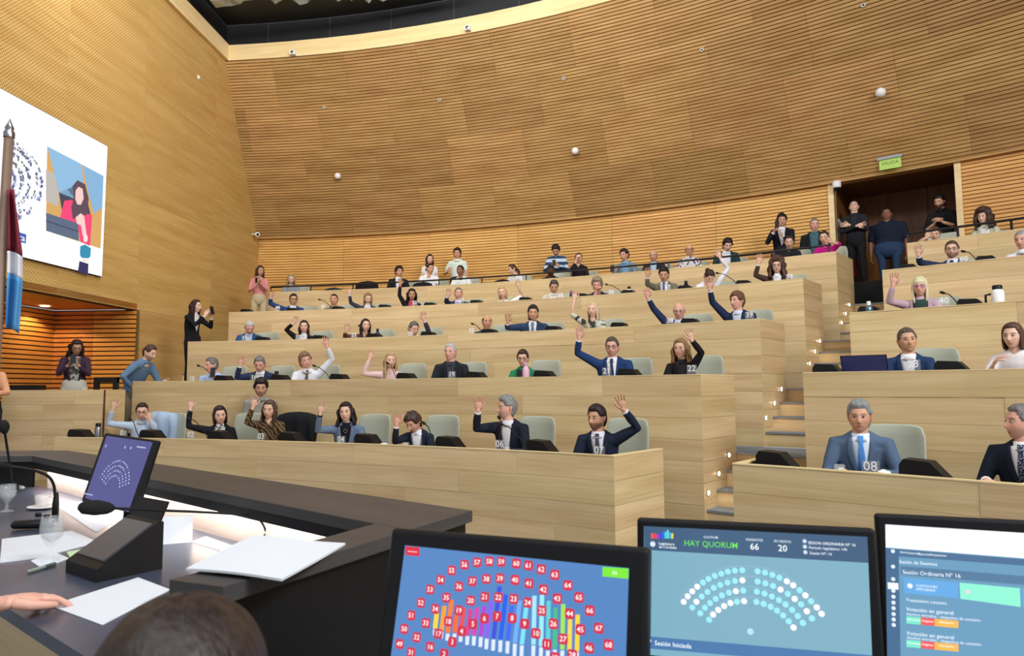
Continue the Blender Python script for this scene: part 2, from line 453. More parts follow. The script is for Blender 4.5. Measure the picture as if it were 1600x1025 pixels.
AD = A(math.sin(AISLE), math.cos(AISLE), 0); AN = A(AD[1], -AD[0], 0)
DEPTH = 0.86
ORD = ['', 'front', 'second', 'third', 'fourth']
def desk_blocks():
    for k in range(1, 6):
        R, zt = RK(k), ZK(k); zb = HALL if k == 1 else FK(k - 1)
        for wing in ('left', 'right'):
            if wing == 'left': t0, t1 = (lambda q: math.asin((-5.62 - CX) / q)), th_end
            else: t0, t1 = (lambda q: AISLE), (lambda q: TH_R if k > 1 else math.radians(72))
            nm = 'desk_row' if k < 5 else 'gallery_parapet'
            lab = ('%s row of curved pale wood desks %s the aisle steps' % (ORD[k], 'left of' if wing == 'left' else 'right of')) if k < 5 else \
                  'pale wood gallery parapet under the steel rail, %s of the aisle steps' % wing
            root = empty(nm, P(R, (t0(R) + t1(R)) / 2, zb), lab, 'desk' if k < 5 else 'parapet')
            planks(root, R, t0, t1, zt, zb)
            core = MB()
            arcbox(core, R + 0.019, R + 0.045, t0(R), t1(R), zb, zt - 0.004, 18)
            core.build('backing', M_JOINT, root)
            cap = MB(); arcbox(cap, R - 0.004, R + 0.05, t0(R), t1(R), zt - 0.002, zt + 0.007, 18)
            cap.build('top_edge', W_FASCIA, root)
            if k < 5:
                dt = MB(); arcbox(dt, R + 0.05, R + 0.62, t0(R) + 0.001, t1(R) - 0.001, zt - 0.135, zt - 0.105, 18)
                dt.build('desktop', W_DESK, root)
            # end panel beside the aisle
            w = DEPTH if k < 5 else 1.0
            if wing == 'left': o = P(R, t1(R), 0); n = AN
            else: o = P(R, AISLE, 0); n = -AN
            o = o - n * 0.019
            side_planks(root, o, AD, n, w, zt, zb if k > 1 else HALL)
            sb = MB(); box(sb, A(o[0], o[1], (zt + zb) / 2) + AD * w / 2 - n * 0.02, AD * w / 2, n * 0.0195, A(0, 0, (zt - zb) / 2 - 0.003))
            sb.build('end_backing', M_GROOVE, root)
            sc = MB(); box(sc, A(o[0], o[1], zt + 0.003) + AD * w / 2 - n * 0.011, AD * w / 2, n * 0.032, A(0, 0, 0.005))
            sc.build('end_edge', W_FASCIA, root)
            if wing == 'left' and k < 5:
                o2 = P(R, t0(R), 0); e2 = A(0, 1, 0)
                s2 = MB(); box(s2, A(o2[0] + 0.02, o2[1] + 0.31, (zt + zb) / 2), A(0.02, 0, 0), A(0, 0.31, 0), A(0, 0, (zt - zb) / 2))
                s2.build('far_end_panel', W_DESK, root)
desk_blocks()

# low wooden desk front beside the left wall
def left_guest_desk():
    y = 9.55; x0, x1 = wallp(y, 0)[0] + 0.05, -5.53
    root = empty('guest_desk', (x0 + 0.7, y, HALL), 'short straight pale wood desk front by the left wall, below the video screen', 'desk')
    zt, zb = 0.005, HALL
    rows = 8; hh = (zt - zb) / rows
    for r in range(rows):
        cut = x0 + (x1 - x0) * (0.42 if r % 2 else 0.72)
        for a, b in ((x0, cut), (cut, x1)):
            mb = MB(); abox(mb, a + 0.0014, b - 0.0014, y, y + 0.018, zt - hh * (r + 1) + 0.0014, zt - hh * r - 0.0014); mb.build('plank', W_DESK, root)
    mb = MB(); abox(mb, x0, x1, y + 0.019, y + 0.06, zb, zt - 0.003); mb.build('backing', M_GROOVE, root)
    mb = MB(); abox(mb, x0, x1, y + 0.06, y + 0.55, zt - 0.04, zt); mb.build('desktop', W_DESK, root)
    mb = MB(); abox(mb, x1 - 0.04, x1, y + 0.06, y + 0.55, zb, zt - 0.04); mb.build('end_panel', W_DESK, root)
left_guest_desk()

# ---- back wall
def slat_panel(root, name, Ra, Rb, za, zb, t0, t1, mat, pitch=0.066, face=0.0515):
    """slats along a straight section in the R,z plane from (Ra,za) up to (Rb,zb)"""
    L = math.hypot(Rb - Ra, zb - za); n = max(1, int(L / pitch)); dR, dz = (Rb - Ra) / L, (zb - za) / L
    mb = MB()
    nx, nz = -dz, dR   # towards the room (smaller R)
    for i in range(n):
        s0 = i * L / n; s1 = s0 + face * (L / n) / pitch
        q = [(Ra + dR * s + nx * o, za + dz * s + nz * o) for s, o in ((s0, 0.0), (s0, 0.028), (s1, 0.028), (s1, 0.0))]
        seg = 3; vs = []
        for j in range(seg + 1):
            th = t0 + (t1 - t0) * j / seg
            vs += [P(r, th, z) for r, z in q]
        fs, uvs = [], []
        for j in range(seg):
            b, c = 4 * j, 4 * j + 4; u0, u1 = (t1 - t0) * Ra * j / seg, (t1 - t0) * Ra * (j + 1) / seg
            for k in range(3):
                fs.append((b + k, c + k, c + k + 1, b + k + 1))
                w0, w1 = s0 + k * 0.02, s0 + k * 0.02 + 0.03
                uvs.append([(u0, w0), (u1, w0), (u1, w1), (u0, w1)])
        mb.add(vs, fs, 0, False, uvs)
    return mb.build(name, mat, root)
D_L, D_R = theta(on_cyl(1303, 330, RW)), theta(on_cyl(1494, 330, RW))
T_A = th_left_wall(RW)
def back_wall():
    rb = MB()
    arcbox(rb, RW + 0.09, RW + 0.2, T_A - 0.02, D_L, 1.2, ZW, 20); arcbox(rb, RW + 0.09, RW + 0.2, D_R, TH_R, 1.2, ZW, 20)
    wall = rb.build('wall_back', M_GROOVE, kind='structure')
    def cols(a, b, w):
        n = max(1, round((b - a) * RW / w)); return [(a + (b - a) * i / n + 0.0001, a + (b - a) * (i + 1) / n - 0.0001) for i in range(n)]
    for a, b in cols(T_A, D_L, 2.45) + cols(D_R, TH_R, 2.45):
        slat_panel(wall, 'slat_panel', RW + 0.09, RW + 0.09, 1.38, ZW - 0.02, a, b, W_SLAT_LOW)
    for th in (D_L, D_R):
        mb = MB(); s = -1 if th == D_L else 1
        arcbox(mb, RW + 0.03, RW + 0.24, th + s * 0.004 if s < 0 else th, th if s < 0 else th + s * 0.004, 1.38, ZW, 1)
        mb.build('door_jamb', W_FASCIA, wall)
    ub = MB(); arcbox(ub, RW, RW + 0.1, lambda q: T_A - 0.06, TH_R, ZW, ZT, 40, 0, (RT, RT + 0.1))
    up = ub.build('wall_back_upper', M_GROOVE, kind='structure')
    lip = MB(); arcbox(lip, RW - 0.03, RW + 0.2, T_A - 0.02, TH_R, ZW - 0.03, ZW + 0.006, 40); lip.build('lower_lip', W_SLAT_UP, up)
    w = 1.9 / RW; NR = 4
    for row in range(NR):
        t = T_A - 0.05 - (0, 0.5, 0.2, 0.7)[row] * w
        c0, c1 = row / NR, (row + 1) / NR
        Ra, za, Rb, zb = RW + (RT - RW) * c0, ZW + (ZT - ZW) * c0, RW + (RT - RW) * c1, ZW + (ZT - ZW) * c1
        while t < TH_R - 0.01:
            a, b = max(t, T_A - 0.05), min(t + w, TH_R)
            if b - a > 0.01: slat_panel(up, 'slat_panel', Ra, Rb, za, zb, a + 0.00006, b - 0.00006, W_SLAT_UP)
            t += w
    # fascia and black panels above
    f = MB(); arcbox(f, RT - 0.02, RT + 0.3, T_A - 0.1, TH_R, ZT, 7.97, 40); f.build('trim_1', W_FASCIA, kind='structure')
    b = MB(); arcbox(b, RT + 0.02, RT + 0.3, T_A - 0.1, TH_R, 7.97, 8.47, 40)
    blk = b.build('trim_2', M_SEAM, kind='structure')
    t = T_A - 0.02; w = 1.5 / RT
    while t < TH_R:
        mb = MB(); arcbox(mb, RT - 0.005, RT + 0.02, t + 0.0008, min(t + w, TH_R) - 0.0008, 7.985, 8.44, 3); mb.build('panel', M_CEIL, blk); t += w
back_wall()

# ---- vestibule behind the door opening in the back wall
DFZ = 1.86
def vestibule():
    mb = MB(); arcbox(mb, RW + 1.7, RW + 1.8, D_L - 0.02, D_R + 0.02, DFZ - 0.3, ZW + 0.3, 6)
    w = mb.build('wall_vestibule', W_DOOR, kind='structure')
    for i in range(3):
        a = D_L + (D_R - D_L) * i / 3; b = D_L + (D_R - D_L) * (i + 1) / 3
        mb = MB(); arcbox(mb, RW + 1.665, RW + 1.7, a + 0.0006, b - 0.0006, DFZ, ZW + 0.1, 3); mb.build('panel', W_DOOR, w)
    for th, s in ((D_L, -1), (D_R, 1)):
        mb = MB(); a, b = (th - 0.004, th) if s < 0 else (th, th + 0.004)
        arcbox(mb, RW + 0.24, RW + 1.7, a, b, DFZ - 0.3, ZW + 0.1, 1); mb.build('wall_vestibule', W_DOOR, kind='structure')
    mb = MB(); arcbox(mb, RW + 0.2, RW + 1.8, D_L - 0.01, D_R + 0.01, ZW + 0.02, ZW + 0.12, 4); mb.build('ceiling', W_DOOR, kind='structure')
    mb = MB(); arcbox(mb, RW - 0.35, RW + 1.8, D_L, D_R, 1.37, DFZ, 4); mb.build('floor', M_BLACKM, kind='structure')
vestibule()

# ---- left wall with perforated panels, opening and niche
T_OPEN = (on_wall(214, 484)).dot(TB)
Z_OPEN = on_wall(214, 484)[2]
def left_wall():
    t0, t1 = 3.0, 18.6
    mb = MB()
    def slab(a, b, z0, z1, off=-0.2, th=0.19, m=mb):
        box(m, wallp((a + b) / 2, (z0 + z1) / 2, off + th / 2), TB * (b - a) / 2, NB * th / 2, A(0, 0, (z1 - z0) / 2))
    slab(t0, T_OPEN, Z_OPEN, ZT); slab(T_OPEN, t1, HALL, ZT)
    wall = mb.build('wall_left', M_GROOVE, kind='structure')
    cuts = [3.0, 5.4, 7.8, 10.2, T_OPEN, 15.0, t1]
    zs = [HALL, Z_OPEN, 3.5, 5.6, ZT]
    for i in range(len(cuts) - 1):
        for j in range(4):
            if j == 0 and cuts[i + 1] <= T_OPEN + 0.01: continue
            m = MB(); a, b = cuts[i] + 0.0015, cuts[i + 1] - 0.0015; z0, z1 = zs[j] + 0.0015, zs[j + 1] - 0.0015
            vs = [wallp(a, z0, 0), wallp(b, z0, 0), wallp(b, z1, 0), wallp(a, z1, 0)]
            bk = [v - NB * 0.012 for v in vs]
            uv = [(a, z0), (b, z0), (b, z1), (a, z1)]
            m.add(vs + bk, [(0, 1, 2, 3), (0, 4, 5, 1), (1, 5, 6, 2), (2, 6, 7, 3), (3, 7, 4, 0)], 0, False, [uv] + [[(0, 0), (0, 0.01), (1, 0.01), (1, 0)]] * 4)
            m.build('perforated_panel', W_PERF, wall)
    # fascia and black band on top of the left wall
    m = MB(); box(m, wallp(10, 7.79, -0.12), TB * 8.6, NB * 0.2, A(0, 0, 0.19)); m.build('trim_3', W_FASCIA, kind='structure')
    m = MB(); box(m, wallp(10, 8.22, -0.2), TB * 8.6, NB * 0.2, A(0, 0, 0.25)); bb = m.build('trim_4', M_SEAM, kind='structure')
    for i in range(11):
        m = MB(); box(m, wallp(2.2 + 1.5 * i, 8.21, 0.006), TB * 0.742, NB * 0.01, A(0, 0, 0.225)); m.build('panel', M_CEIL, bb)
    # niche: end wall and side wall with deep horizontal slats, ceiling and floor
    y1 = T_OPEN
    side = 1.55
    def niche(o, e, n, w, z0, z1, nm):
        m = MB(); box(m, o + e * w / 2 - n * 0.05 + A(0, 0, (z0 + z1) / 2), e * w / 2, n * 0.05, A(0, 0, (z1 - z0) / 2))
        root = m.build(nm, M_GROOVE, kind='structure')
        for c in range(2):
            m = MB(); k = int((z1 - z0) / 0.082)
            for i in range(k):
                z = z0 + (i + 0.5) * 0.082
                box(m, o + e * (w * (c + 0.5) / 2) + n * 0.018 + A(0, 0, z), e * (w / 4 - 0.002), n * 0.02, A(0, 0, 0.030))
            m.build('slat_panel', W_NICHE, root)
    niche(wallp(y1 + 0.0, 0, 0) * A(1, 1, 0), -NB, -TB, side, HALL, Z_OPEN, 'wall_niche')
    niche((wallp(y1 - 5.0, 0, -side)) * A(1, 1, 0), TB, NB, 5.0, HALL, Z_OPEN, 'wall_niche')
    m = MB(); box(m, wallp(y1 - 3.5, Z_OPEN + 0.06, -side / 2), TB * 3.5, NB * side / 2, A(0, 0, 0.05)); m.build('ceiling', W_NICHE, kind='structure')
    m = MB(); box(m, wallp(y1 - 1.1, -1.02, -side / 2 + 0.15), TB * 1.1, NB * (side / 2 + 0.15), A(0, 0, 0.05)); m.build('floor', M_CARPET, kind='structure')
left_wall()

def ceiling():
    mb = MB(); abox(mb, -9, 11, -3, 17, 8.47, 8.6)
    c = mb.build('ceiling', M_CEIL, kind='structure')
ceiling()
def silver_cloud():
    """crumpled silver acoustic reflector hanging from the black ceiling"""
    r = random.Random(8); mb = MB()
    n, m = 30, 7; vs = []
    for i in range(n + 1):
        u = 335 + (690 - 335) * i / n
        for j in range(m + 1):
            p = on_z(u, 2, 8.12) + A(r.uniform(-.04, .04), 0.10 - j * 0.2 + r.uniform(-.04, .04), r.choice((-0.05, 0.07)) + r.uniform(-.03, .03) + (i / n) * 0.16)
            vs.append(p)
    fs = []
    for i in range(n):
        for j in range(m):
            a = i * (m + 1) + j; q = [a, a + m + 1, a + m + 2, a + 1]
            fs += [(q[0], q[1], q[2]), (q[0], q[2], q[3])] if (i + j) % 2 else [(q[0], q[1], q[3]), (q[1], q[2], q[3])]
    mb.add(vs, fs)
    root = empty('ceiling_reflector', tuple(vs[len(vs) // 2]), 'crumpled silver foil reflector hanging under the black ceiling, top left', 'reflector')
    o = mb.build('foil', M_SILVER, root)
    s = o.modifiers.new('s', 'SOLIDIFY'); s.thickness = 0.01
    for i in (5, 15, 25):
        w = MB(); p = vs[i * (m + 1) + 2]; tube(w, [p, A(p[0], p[1], 8.5)], 0.004, 5); w.build('wire', M_METAL, root)
silver_cloud()
# ------------------------------------------------------------------ people
def attr_mat(name, rough=0.55, sss=True):
    m, nt, b = newmat(name)
    a = nt.nodes.new('ShaderNodeAttribute'); a.attribute_name = 'Col'
    nt.links.new(a.outputs['Color'], b.inputs['Base Color'])
    b.inputs['Roughness'].default_value = rough
    b.inputs['Specular IOR Level'].default_value = 0.3
    return m
M_SKIN = attr_mat('skin')
def hair_mat(rgb):
    key = ('hair', rgb)
    if key in MATS: return MATS[key]
    m, nt, b = newmat('hair')
    N, L = nt.nodes.new, nt.links.new
    tc = N('ShaderNodeTexCoord'); mp = N('ShaderNodeMapping'); mp.inputs['Scale'].default_value = (130, 130, 9)
    n = N('ShaderNodeTexNoise'); n.inputs['Scale'].default_value = 1; n.inputs['Detail'].default_value = 2
    L(tc.outputs['Object'], mp.inputs['Vector']); L(mp.outputs[0], n.inputs['Vector'])
    c = srgb(rgb)
    r = N('ShaderNodeValToRGB'); r.color_ramp.elements[0].position = 0.3; r.color_ramp.elements[1].position = 0.7
    r.color_ramp.elements[0].color = (*[x * 0.55 for x in c], 1); r.color_ramp.elements[1].color = (*[min(1, x * 1.45) for x in c], 1)
    L(n.outputs['Fac'], r.inputs['Fac']); L(r.outputs['Color'], b.inputs['Base Color'])
    bp = N('ShaderNodeBump'); bp.inputs['Strength'].default_value = 0.5; bp.inputs['Distance'].default_value = 0.004
    L(n.outputs['Fac'], bp.inputs['Height']); L(bp.outputs['Normal'], b.inputs['Normal'])
    b.inputs['Roughness'].default_value = 0.5; b.inputs['Specular IOR Level'].default_value = 0.35
    MATS[key] = m
    return m
def pattern(kind, c1, c2, scale=30):
    """woven or printed cloth in two colours"""
    key = ('pat', kind, c1, c2)
    if key in MATS: return MATS[key]
    m, nt, b = newmat('cloth'); N, L = nt.nodes.new, nt.links.new
    tc = N('ShaderNodeTexCoord')
    r = N('ShaderNodeValToRGB'); r.color_ramp.interpolation = 'CONSTANT'
    r.color_ramp.elements[0].color = (*srgb(c1), 1); r.color_ramp.elements[1].color = (*srgb(c2), 1)
    r.color_ramp.elements[1].position = 0.5
    if kind == 'stripes':
        w = N('ShaderNodeTexWave'); w.bands_direction = 'Z'; w.inputs['Scale'].default_value = scale; w.inputs['Distortion'].default_value = 0.5
        w.inputs['Detail'].default_value = 1
        L(tc.outputs['Object'], w.inputs['Vector']); L(w.outputs['Fac'], r.inputs['Fac'])
    elif kind == 'tiger':
        w = N('ShaderNodeTexWave'); w.bands_direction = 'DIAGONAL'; w.inputs['Scale'].default_value = scale; w.inputs['Distortion'].default_value = 6
        w.inputs['Detail'].default_value = 2; w.inputs['Detail Scale'].default_value = 1.5
        L(tc.outputs['Object'], w.inputs['Vector']); L(w.outputs['Fac'], r.inputs['Fac'])
    elif kind == 'dots':
        w = N('ShaderNodeTexVoronoi'); w.inputs['Scale'].default_value = scale; r.color_ramp.elements[1].position = 0.42
        L(tc.outputs['Object'], w.inputs['Vector']); L(w.outputs['Distance'], r.inputs['Fac'])
    else:
        w = N('ShaderNodeTexNoise'); w.inputs['Scale'].default_value = scale; w.inputs['Detail'].default_value = 3
        L(tc.outputs['Object'], w.inputs['Vector']); L(w.outputs['Fac'], r.inputs['Fac'])
    L(r.outputs['Color'], b.inputs['Base Color']); b.inputs['Roughness'].default_value = 0.85
    MATS[key] = m
    return m
def cloth(c):
    if not isinstance(c[0], str): return flat('cloth', tuple(c), 0.85, 0, 0.2, 0.12)
    return pattern(*c)

SKINS = {'fair': (226, 184, 160), 'pink': (222, 170, 150), 'tan': (206, 158, 128), 'olive': (190, 144, 112), 'brown': (150, 104, 78), 'dark': (98, 66, 50)}
def sm(x, a, b): t = np.clip((x - a) / (b - a), 0, 1); return t * t * (3 - 2 * t)

NL, NA = 36, 46
def head_grid(female=False, jaw=1.0, warp=1.5):
    """face surface in head space: x right, y forward, z up, centre mid-head"""
    th = np.pi * (np.arange(NL + 1) / NL)[:, None]
    s = (np.arange(NA) / NA * 2 - 1)[None, :]
    a = np.pi * np.sign(s) * np.abs(s) ** warp
    st, ct = np.sin(th), np.cos(th)
    st = np.where(ct < 0, st ** (0.62 if not female else 0.7), st ** 0.92)
    x = 0.077 * st * np.sin(a); y = 0.097 * st * np.cos(a); z = 0.118 * ct + 0 * a
    low = np.clip(-z / 0.118, 0, 1)
    x = x * (1 - (0.33 if female else 0.25) / jaw * low ** 1.4)
    y = np.where(y < 0, y * (1 - 0.5 * low), y * (1 - 0.10 * low ** 3))
    f = np.clip(np.cos(a), 0, 1)
    y = np.where(y > 0.07, 0.07 + (y - 0.07) * 0.75, y)
    nose = np.exp(-(x / 0.0115) ** 2) * (0.024 * np.exp(-((z + 0.028) / 0.016) ** 2) + 0.012 * np.exp(-((z + 0.004) / 0.02) ** 2))
    nose += 0.007 * np.exp(-((np.abs(x) - 0.012) / 0.007) ** 2 - ((z + 0.033) / 0.009) ** 2)
    eye = -0.0115 * np.exp(-((np.abs(x) - 0.032) / 0.017) ** 2 - ((z - 0.010) / 0.0125) ** 2)
    brow = 0.005 * np.exp(-((z - 0.032) / 0.010) ** 2) * (np.abs(x) < 0.06)
    lips = 0.0055 * np.exp(-((z + 0.066) / 0.0085) ** 2) * np.exp(-(x / 0.026) ** 2)
    chin = 0.007 * np.exp(-((z + 0.098) / 0.016) ** 2) * np.exp(-(x / 0.028) ** 2)
    cheek = 0.004 * np.exp(-((np.abs(x) - 0.045) / 0.02) ** 2 - ((z + 0.02) / 0.02) ** 2)
    y = y + (nose + eye + brow + lips + chin + cheek) * f ** 0.5
    return x, y, z, a + 0 * z
def grid_faces(nl, na):
    return [(i * na + k, (i + 1) * na + k, (i + 1) * na + (k + 1) % na, i * na + (k + 1) % na) for i in range(nl) for k in range(na)]

class Frame:
    def __init__(s, o, r, f, u): s.o, s.r, s.f, s.u = o, r, f, u
    def w(s, x, y, z): return s.o + s.r * x + s.f * y + s.u * z
def rot2(v, deg):
    c, q = math.cos(math.radians(deg)), math.sin(math.radians(deg)); return A(v[0] * c - v[1] * q, v[0] * q + v[1] * c, 0)
UP = A(0, 0, 1)

def build_head(mb, F, skin, hairc, female, beard, brows, lipc=None, open_mouth=False, young=False):
    x, y, z, a = head_grid(female)
    sk = np.array(srgb(SKINS[skin])); hc = np.array(srgb(hairc))
    col = np.tile(sk, (x.size, 1)).reshape(NL + 1, NA, 3)
    front = (y > 0.03)
    def blend(mask, c): 
        nonlocal col
        m = np.clip(mask, 0, 1)[..., None]; col = col * (1 - m) + np.array(c) * m
    blend(0.35 * np.exp(-((np.abs(x) - 0.045) / 0.022) ** 2 - ((z + 0.025) / 0.022) ** 2) * front, sk * A(1.05, 0.72, 0.66))
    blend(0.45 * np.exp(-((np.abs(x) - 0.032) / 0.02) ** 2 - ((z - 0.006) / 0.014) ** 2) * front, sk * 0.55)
    lip = np.exp(-(((z + 0.066) / 0.0085) ** 4)) * np.exp(-((x / 0.025) ** 4)) * front
    if beard:
        bm = sm(-z, 0.028, 0.050) * sm(y, -0.02, 0.02) * (1 - 0.9 * np.exp(-((np.abs(x) - 0.0) / 0.03) ** 2 - ((z + 0.035) / 0.012) ** 2))
        blend(bm * beard, hc * 0.9)
    blend(lip * 0.95, lipc if lipc is not None else sk * A(0.80, 0.48, 0.45))
    blend(0.85 * np.exp(-(((z + 0.066) / 0.0034) ** 2)) * np.exp(-((x / 0.024) ** 4)) * front, sk * 0.25)  # shade between the lips, painted into the skin colour
    bw = np.exp(-((z - 0.030 - 0.06 * (0.03 - np.abs(np.abs(x) - 0.035))) / 0.0042) ** 2) * np.exp(-(((np.abs(x) - 0.034) / 0.020) ** 4)) * front
    blend(bw * brows, hc * 0.6)
    V = np.stack([x, y, z], -1).reshape(-1, 3)
    W = F.o + V[:, :1] * F.r + V[:, 1:2] * F.f + V[:, 2:] * F.u
    C = np.concatenate([col.reshape(-1, 3), np.ones((x.size, 1))], 1)
    mb.add(W.tolist(), grid_faces(NL, NA), 0, True, None, C.tolist())
    # eyes: small balls, white with dark iris, upper lid
    for s in (-1, 1):
        c = F.w(0.0315 * s, 0.0762, 0.010); vs, cs = [], []
        for i in range(7):
            p = math.pi * i / 6
            for k in range(10):
                q = 2 * math.pi * k / 10
                d = A(math.sin(p) * math.cos(q), math.cos(p), math.sin(p) * math.sin(q))
                vs.append(c + 0.0128 * (F.r * d[0] + F.f * d[1] + F.u * d[2] * 0.62))
                cs.append((0.012, 0.008, 0.006, 1) if d[1] > 0.74 else ((*(sk * 0.35), 1) if d[2] > 0.72 else (0.55, 0.5, 0.47, 1)))
        mb.add(vs, [(i * 10 + k, i * 10 + (k + 1) % 10, (i + 1) * 10 + (k + 1) % 10, (i + 1) * 10 + k) for i in range(6) for k in range(10)], 0, True, None, cs)
        # ears
        loft(mb, [F.w(0.077 * s, -0.012, -0.028), F.w(0.081 * s, -0.014, -0.012), F.w(0.084 * s, -0.020, 0.008), F.w(0.083 * s, -0.018, 0.022)],
             [0.008, 0.012, 0.017, 0.012], [0.005, 0.007, 0.008, 0.006], F.f, 8, 0, True, (*(sk * A(1, 0.82, 0.78)), 1))
    return sk

def scalp(mb, F, thick, hairline=0.074, side=0.012, back=-0.078, seed=0, lump=0.0, bald=0.0, sideburn=0.0):
    """cap of hair lifted off the skull"""
    x, y, z, a = head_grid(False, 1.0, 1.0)
    aa = np.abs(a)
    h = hairline + (side - hairline) * sm(aa, 0.75, 1.25) + (back - side) * sm(aa, 1.75, 2.15)
    m = sm(z - h, -0.002, 0.010)
    if bald: m = m * (1 - sm(z, 0.045, 0.06) * (1 if bald > 0.9 else sm(y, -0.06, 0.0)))
    r = random.Random(seed); ph = [r.uniform(0, 6) for _ in range(6)]
    n = 0.5 * np.sin(5 * a + ph[0] + 30 * z) + 0.5 * np.sin(9 * a + ph[1] - 20 * z) + 0.4 * np.sin(70 * z + ph[2] + 3 * a)
    t = (thick * (1 + 0.45 * sm(z, 0.03, 0.11)) + lump * n) * m - 0.008 * (1 - m)
    L = np.sqrt((x / 0.077) ** 2 + (y / 0.097) ** 2 + (z / 0.118) ** 2) + 1e-6
    nx, ny, nz = x / 0.077 / L, y / 0.097 / L, z / 0.118 / L
    V = np.stack([x + nx * t, np.minimum(y, 0.085) + ny * t, z + nz * t], -1).reshape(-1, 3)
    W = F.o + V[:, :1] * F.r + V[:, 1:2] * F.f + V[:, 2:] * F.u
    mb.add(W.tolist(), grid_faces(NL, NA), 0, True)
def curtain(mb, F, length, vol=0.012, a0=58, seed=0, wave=0.006, flare=0.0, part=0):
    """hair falling from the crown round the back and sides of the head"""
    r = random.Random(seed + 5); ph = [r.uniform(0, 6) for _ in range(4)]
    n, m = 14, 30; vs = []
    for inner in (0, 1):
        for i in range(n + 1):
            t = i / n; z = 0.055 - (length + 0.055) * t
            for k in range(m + 1):
                ang = math.radians(a0 + (360 - 2 * a0) * k / m)
                rx, ry = 0.082 + vol, 0.100 + vol
                if z < -0.05:
                    q = min(1, (-0.05 - z) / 0.12); rx = rx * (1 - 0.10 * q) + flare * q; ry = ry * (1 - 0.16 * q) + flare * q
                w = wave * (math.sin(11 * ang + ph[0] + 14 * z) + 0.7 * math.sin(23 * ang + ph[1] - 9 * z) + 0.5 * math.sin(40 * z + ph[2] + 3 * ang))
                rr = (1 + 0) ; d = -0.018 if inner else 0
                e = 1 - 0.25 * (1 - min(1, t * 5)) * 0.6
                end = 0.85 if t > 0.95 else 1
                vs.append(F.w(math.sin(ang) * (rx * e + w + d) * end, math.cos(ang) * (ry * e + w + d) * end - 0.008, z + (0.006 * math.sin(17 * ang + ph[3]) if i == n else 0)))
    N1 = (n + 1) * (m + 1); fs = []
    for o, rev in ((0, False), (N1, True)):
        for i in range(n):
            for k in range(m):
                q = (o + i * (m + 1) + k, o + i * (m + 1) + k + 1, o + (i + 1) * (m + 1) + k + 1, o + (i + 1) * (m + 1) + k)
                fs.append(tuple(reversed(q)) if rev else q)
    for k in range(m):
        b = n * (m + 1) + k; fs.append((b, b + 1, b + 1 + N1, b + N1)); fs.append((k + 1, k, k + N1, k + 1 + N1))
    for i in range(n):
        b = i * (m + 1); fs.append((b, b + m + 1, b + m + 1 + N1, b + N1)); c = b + m; fs.append((c + m + 1, c, c + N1, c + m + 1 + N1))
    mb.add(vs, fs, 0, True)
def ball(mb, c, r, seg=14, squash=(1, 1, 1), lump=0, seed=0):
    rr = random.Random(seed); vs = []
    for i in range(seg // 2 + 1):
        p = math.pi * i / (seg // 2)
        for k in range(seg):
            q = 2 * math.pi * k / seg; l = r * (1 + rr.uniform(-lump, lump))
            vs.append(A(*c) + l * A(math.sin(p) * math.cos(q) * squash[0], math.sin(p) * math.sin(q) * squash[1], math.cos(p) * squash[2]))
    mb.add(vs, grid_faces(seg // 2, seg), 0, True)
def build_hair(F, style, rgb, parent, seed, origin):
    mb = MB()
    if style == 'short': scalp(mb, F, 0.012, seed=seed, lump=0.004)
    elif style == 'crop': scalp(mb, F, 0.006, 0.070, seed=seed)
    elif style == 'quiff': scalp(mb, F, 0.020, 0.072, 0.02, seed=seed, lump=0.005)
    elif style == 'thin': scalp(mb, F, 0.008, 0.085, 0.01, seed=seed, lump=0.002, bald=0.6)
    elif style == 'bald': scalp(mb, F, 0.004, 0.09, 0.0, seed=seed, bald=1.0)
    elif style == 'mop': scalp(mb, F, 0.022, 0.066, 0.0, -0.085, seed=seed, lump=0.006)
    elif style == 'bob': scalp(mb, F, 0.016, 0.078, 0.0, seed=seed, lump=0.002); curtain(mb, F, 0.125, 0.012, 62, seed, 0.003)
    elif style == 'bangs': scalp(mb, F, 0.018, 0.040, -0.02, seed=seed, lump=0.001); curtain(mb, F, 0.21, 0.014, 56, seed, 0.003)
    elif style == 'wavy': scalp(mb, F, 0.018, 0.078, 0.0, seed=seed, lump=0.004); curtain(mb, F, 0.17, 0.024, 60, seed, 0.013, 0.022)
    elif style == 'long': scalp(mb, F, 0.014, 0.080, 0.0, seed=seed, lump=0.002); curtain(mb, F, 0.30, 0.014, 62, seed, 0.009, 0.012)
    elif style == 'curly':
        scalp(mb, F, 0.050, 0.070, -0.02, seed=seed, lump=0.014); curtain(mb, F, 0.20, 0.050, 50, seed, 0.016, 0.02)
    elif style == 'frizz': scalp(mb, F, 0.030, 0.070, 0.0, seed=seed, lump=0.008)
    elif style == 'bun':
        scalp(mb, F, 0.012, 0.070, 0.0, seed=seed, lump=0.002); ball(mb, F.w(0, -0.115, 0.045), 0.042, 14, lump=0.08, seed=seed)
    elif style == 'tied':
        scalp(mb, F, 0.010, 0.078, -0.005, seed=seed, lump=0.002); loft(mb, [F.w(0, -0.10, -0.01), F.w(0, -0.13, -0.08), F.w(0.01, -0.11, -0.19)], [0.026, 0.030, 0.014])
    o = mb.build('hair', hair_mat(rgb), parent, origin)
    return o

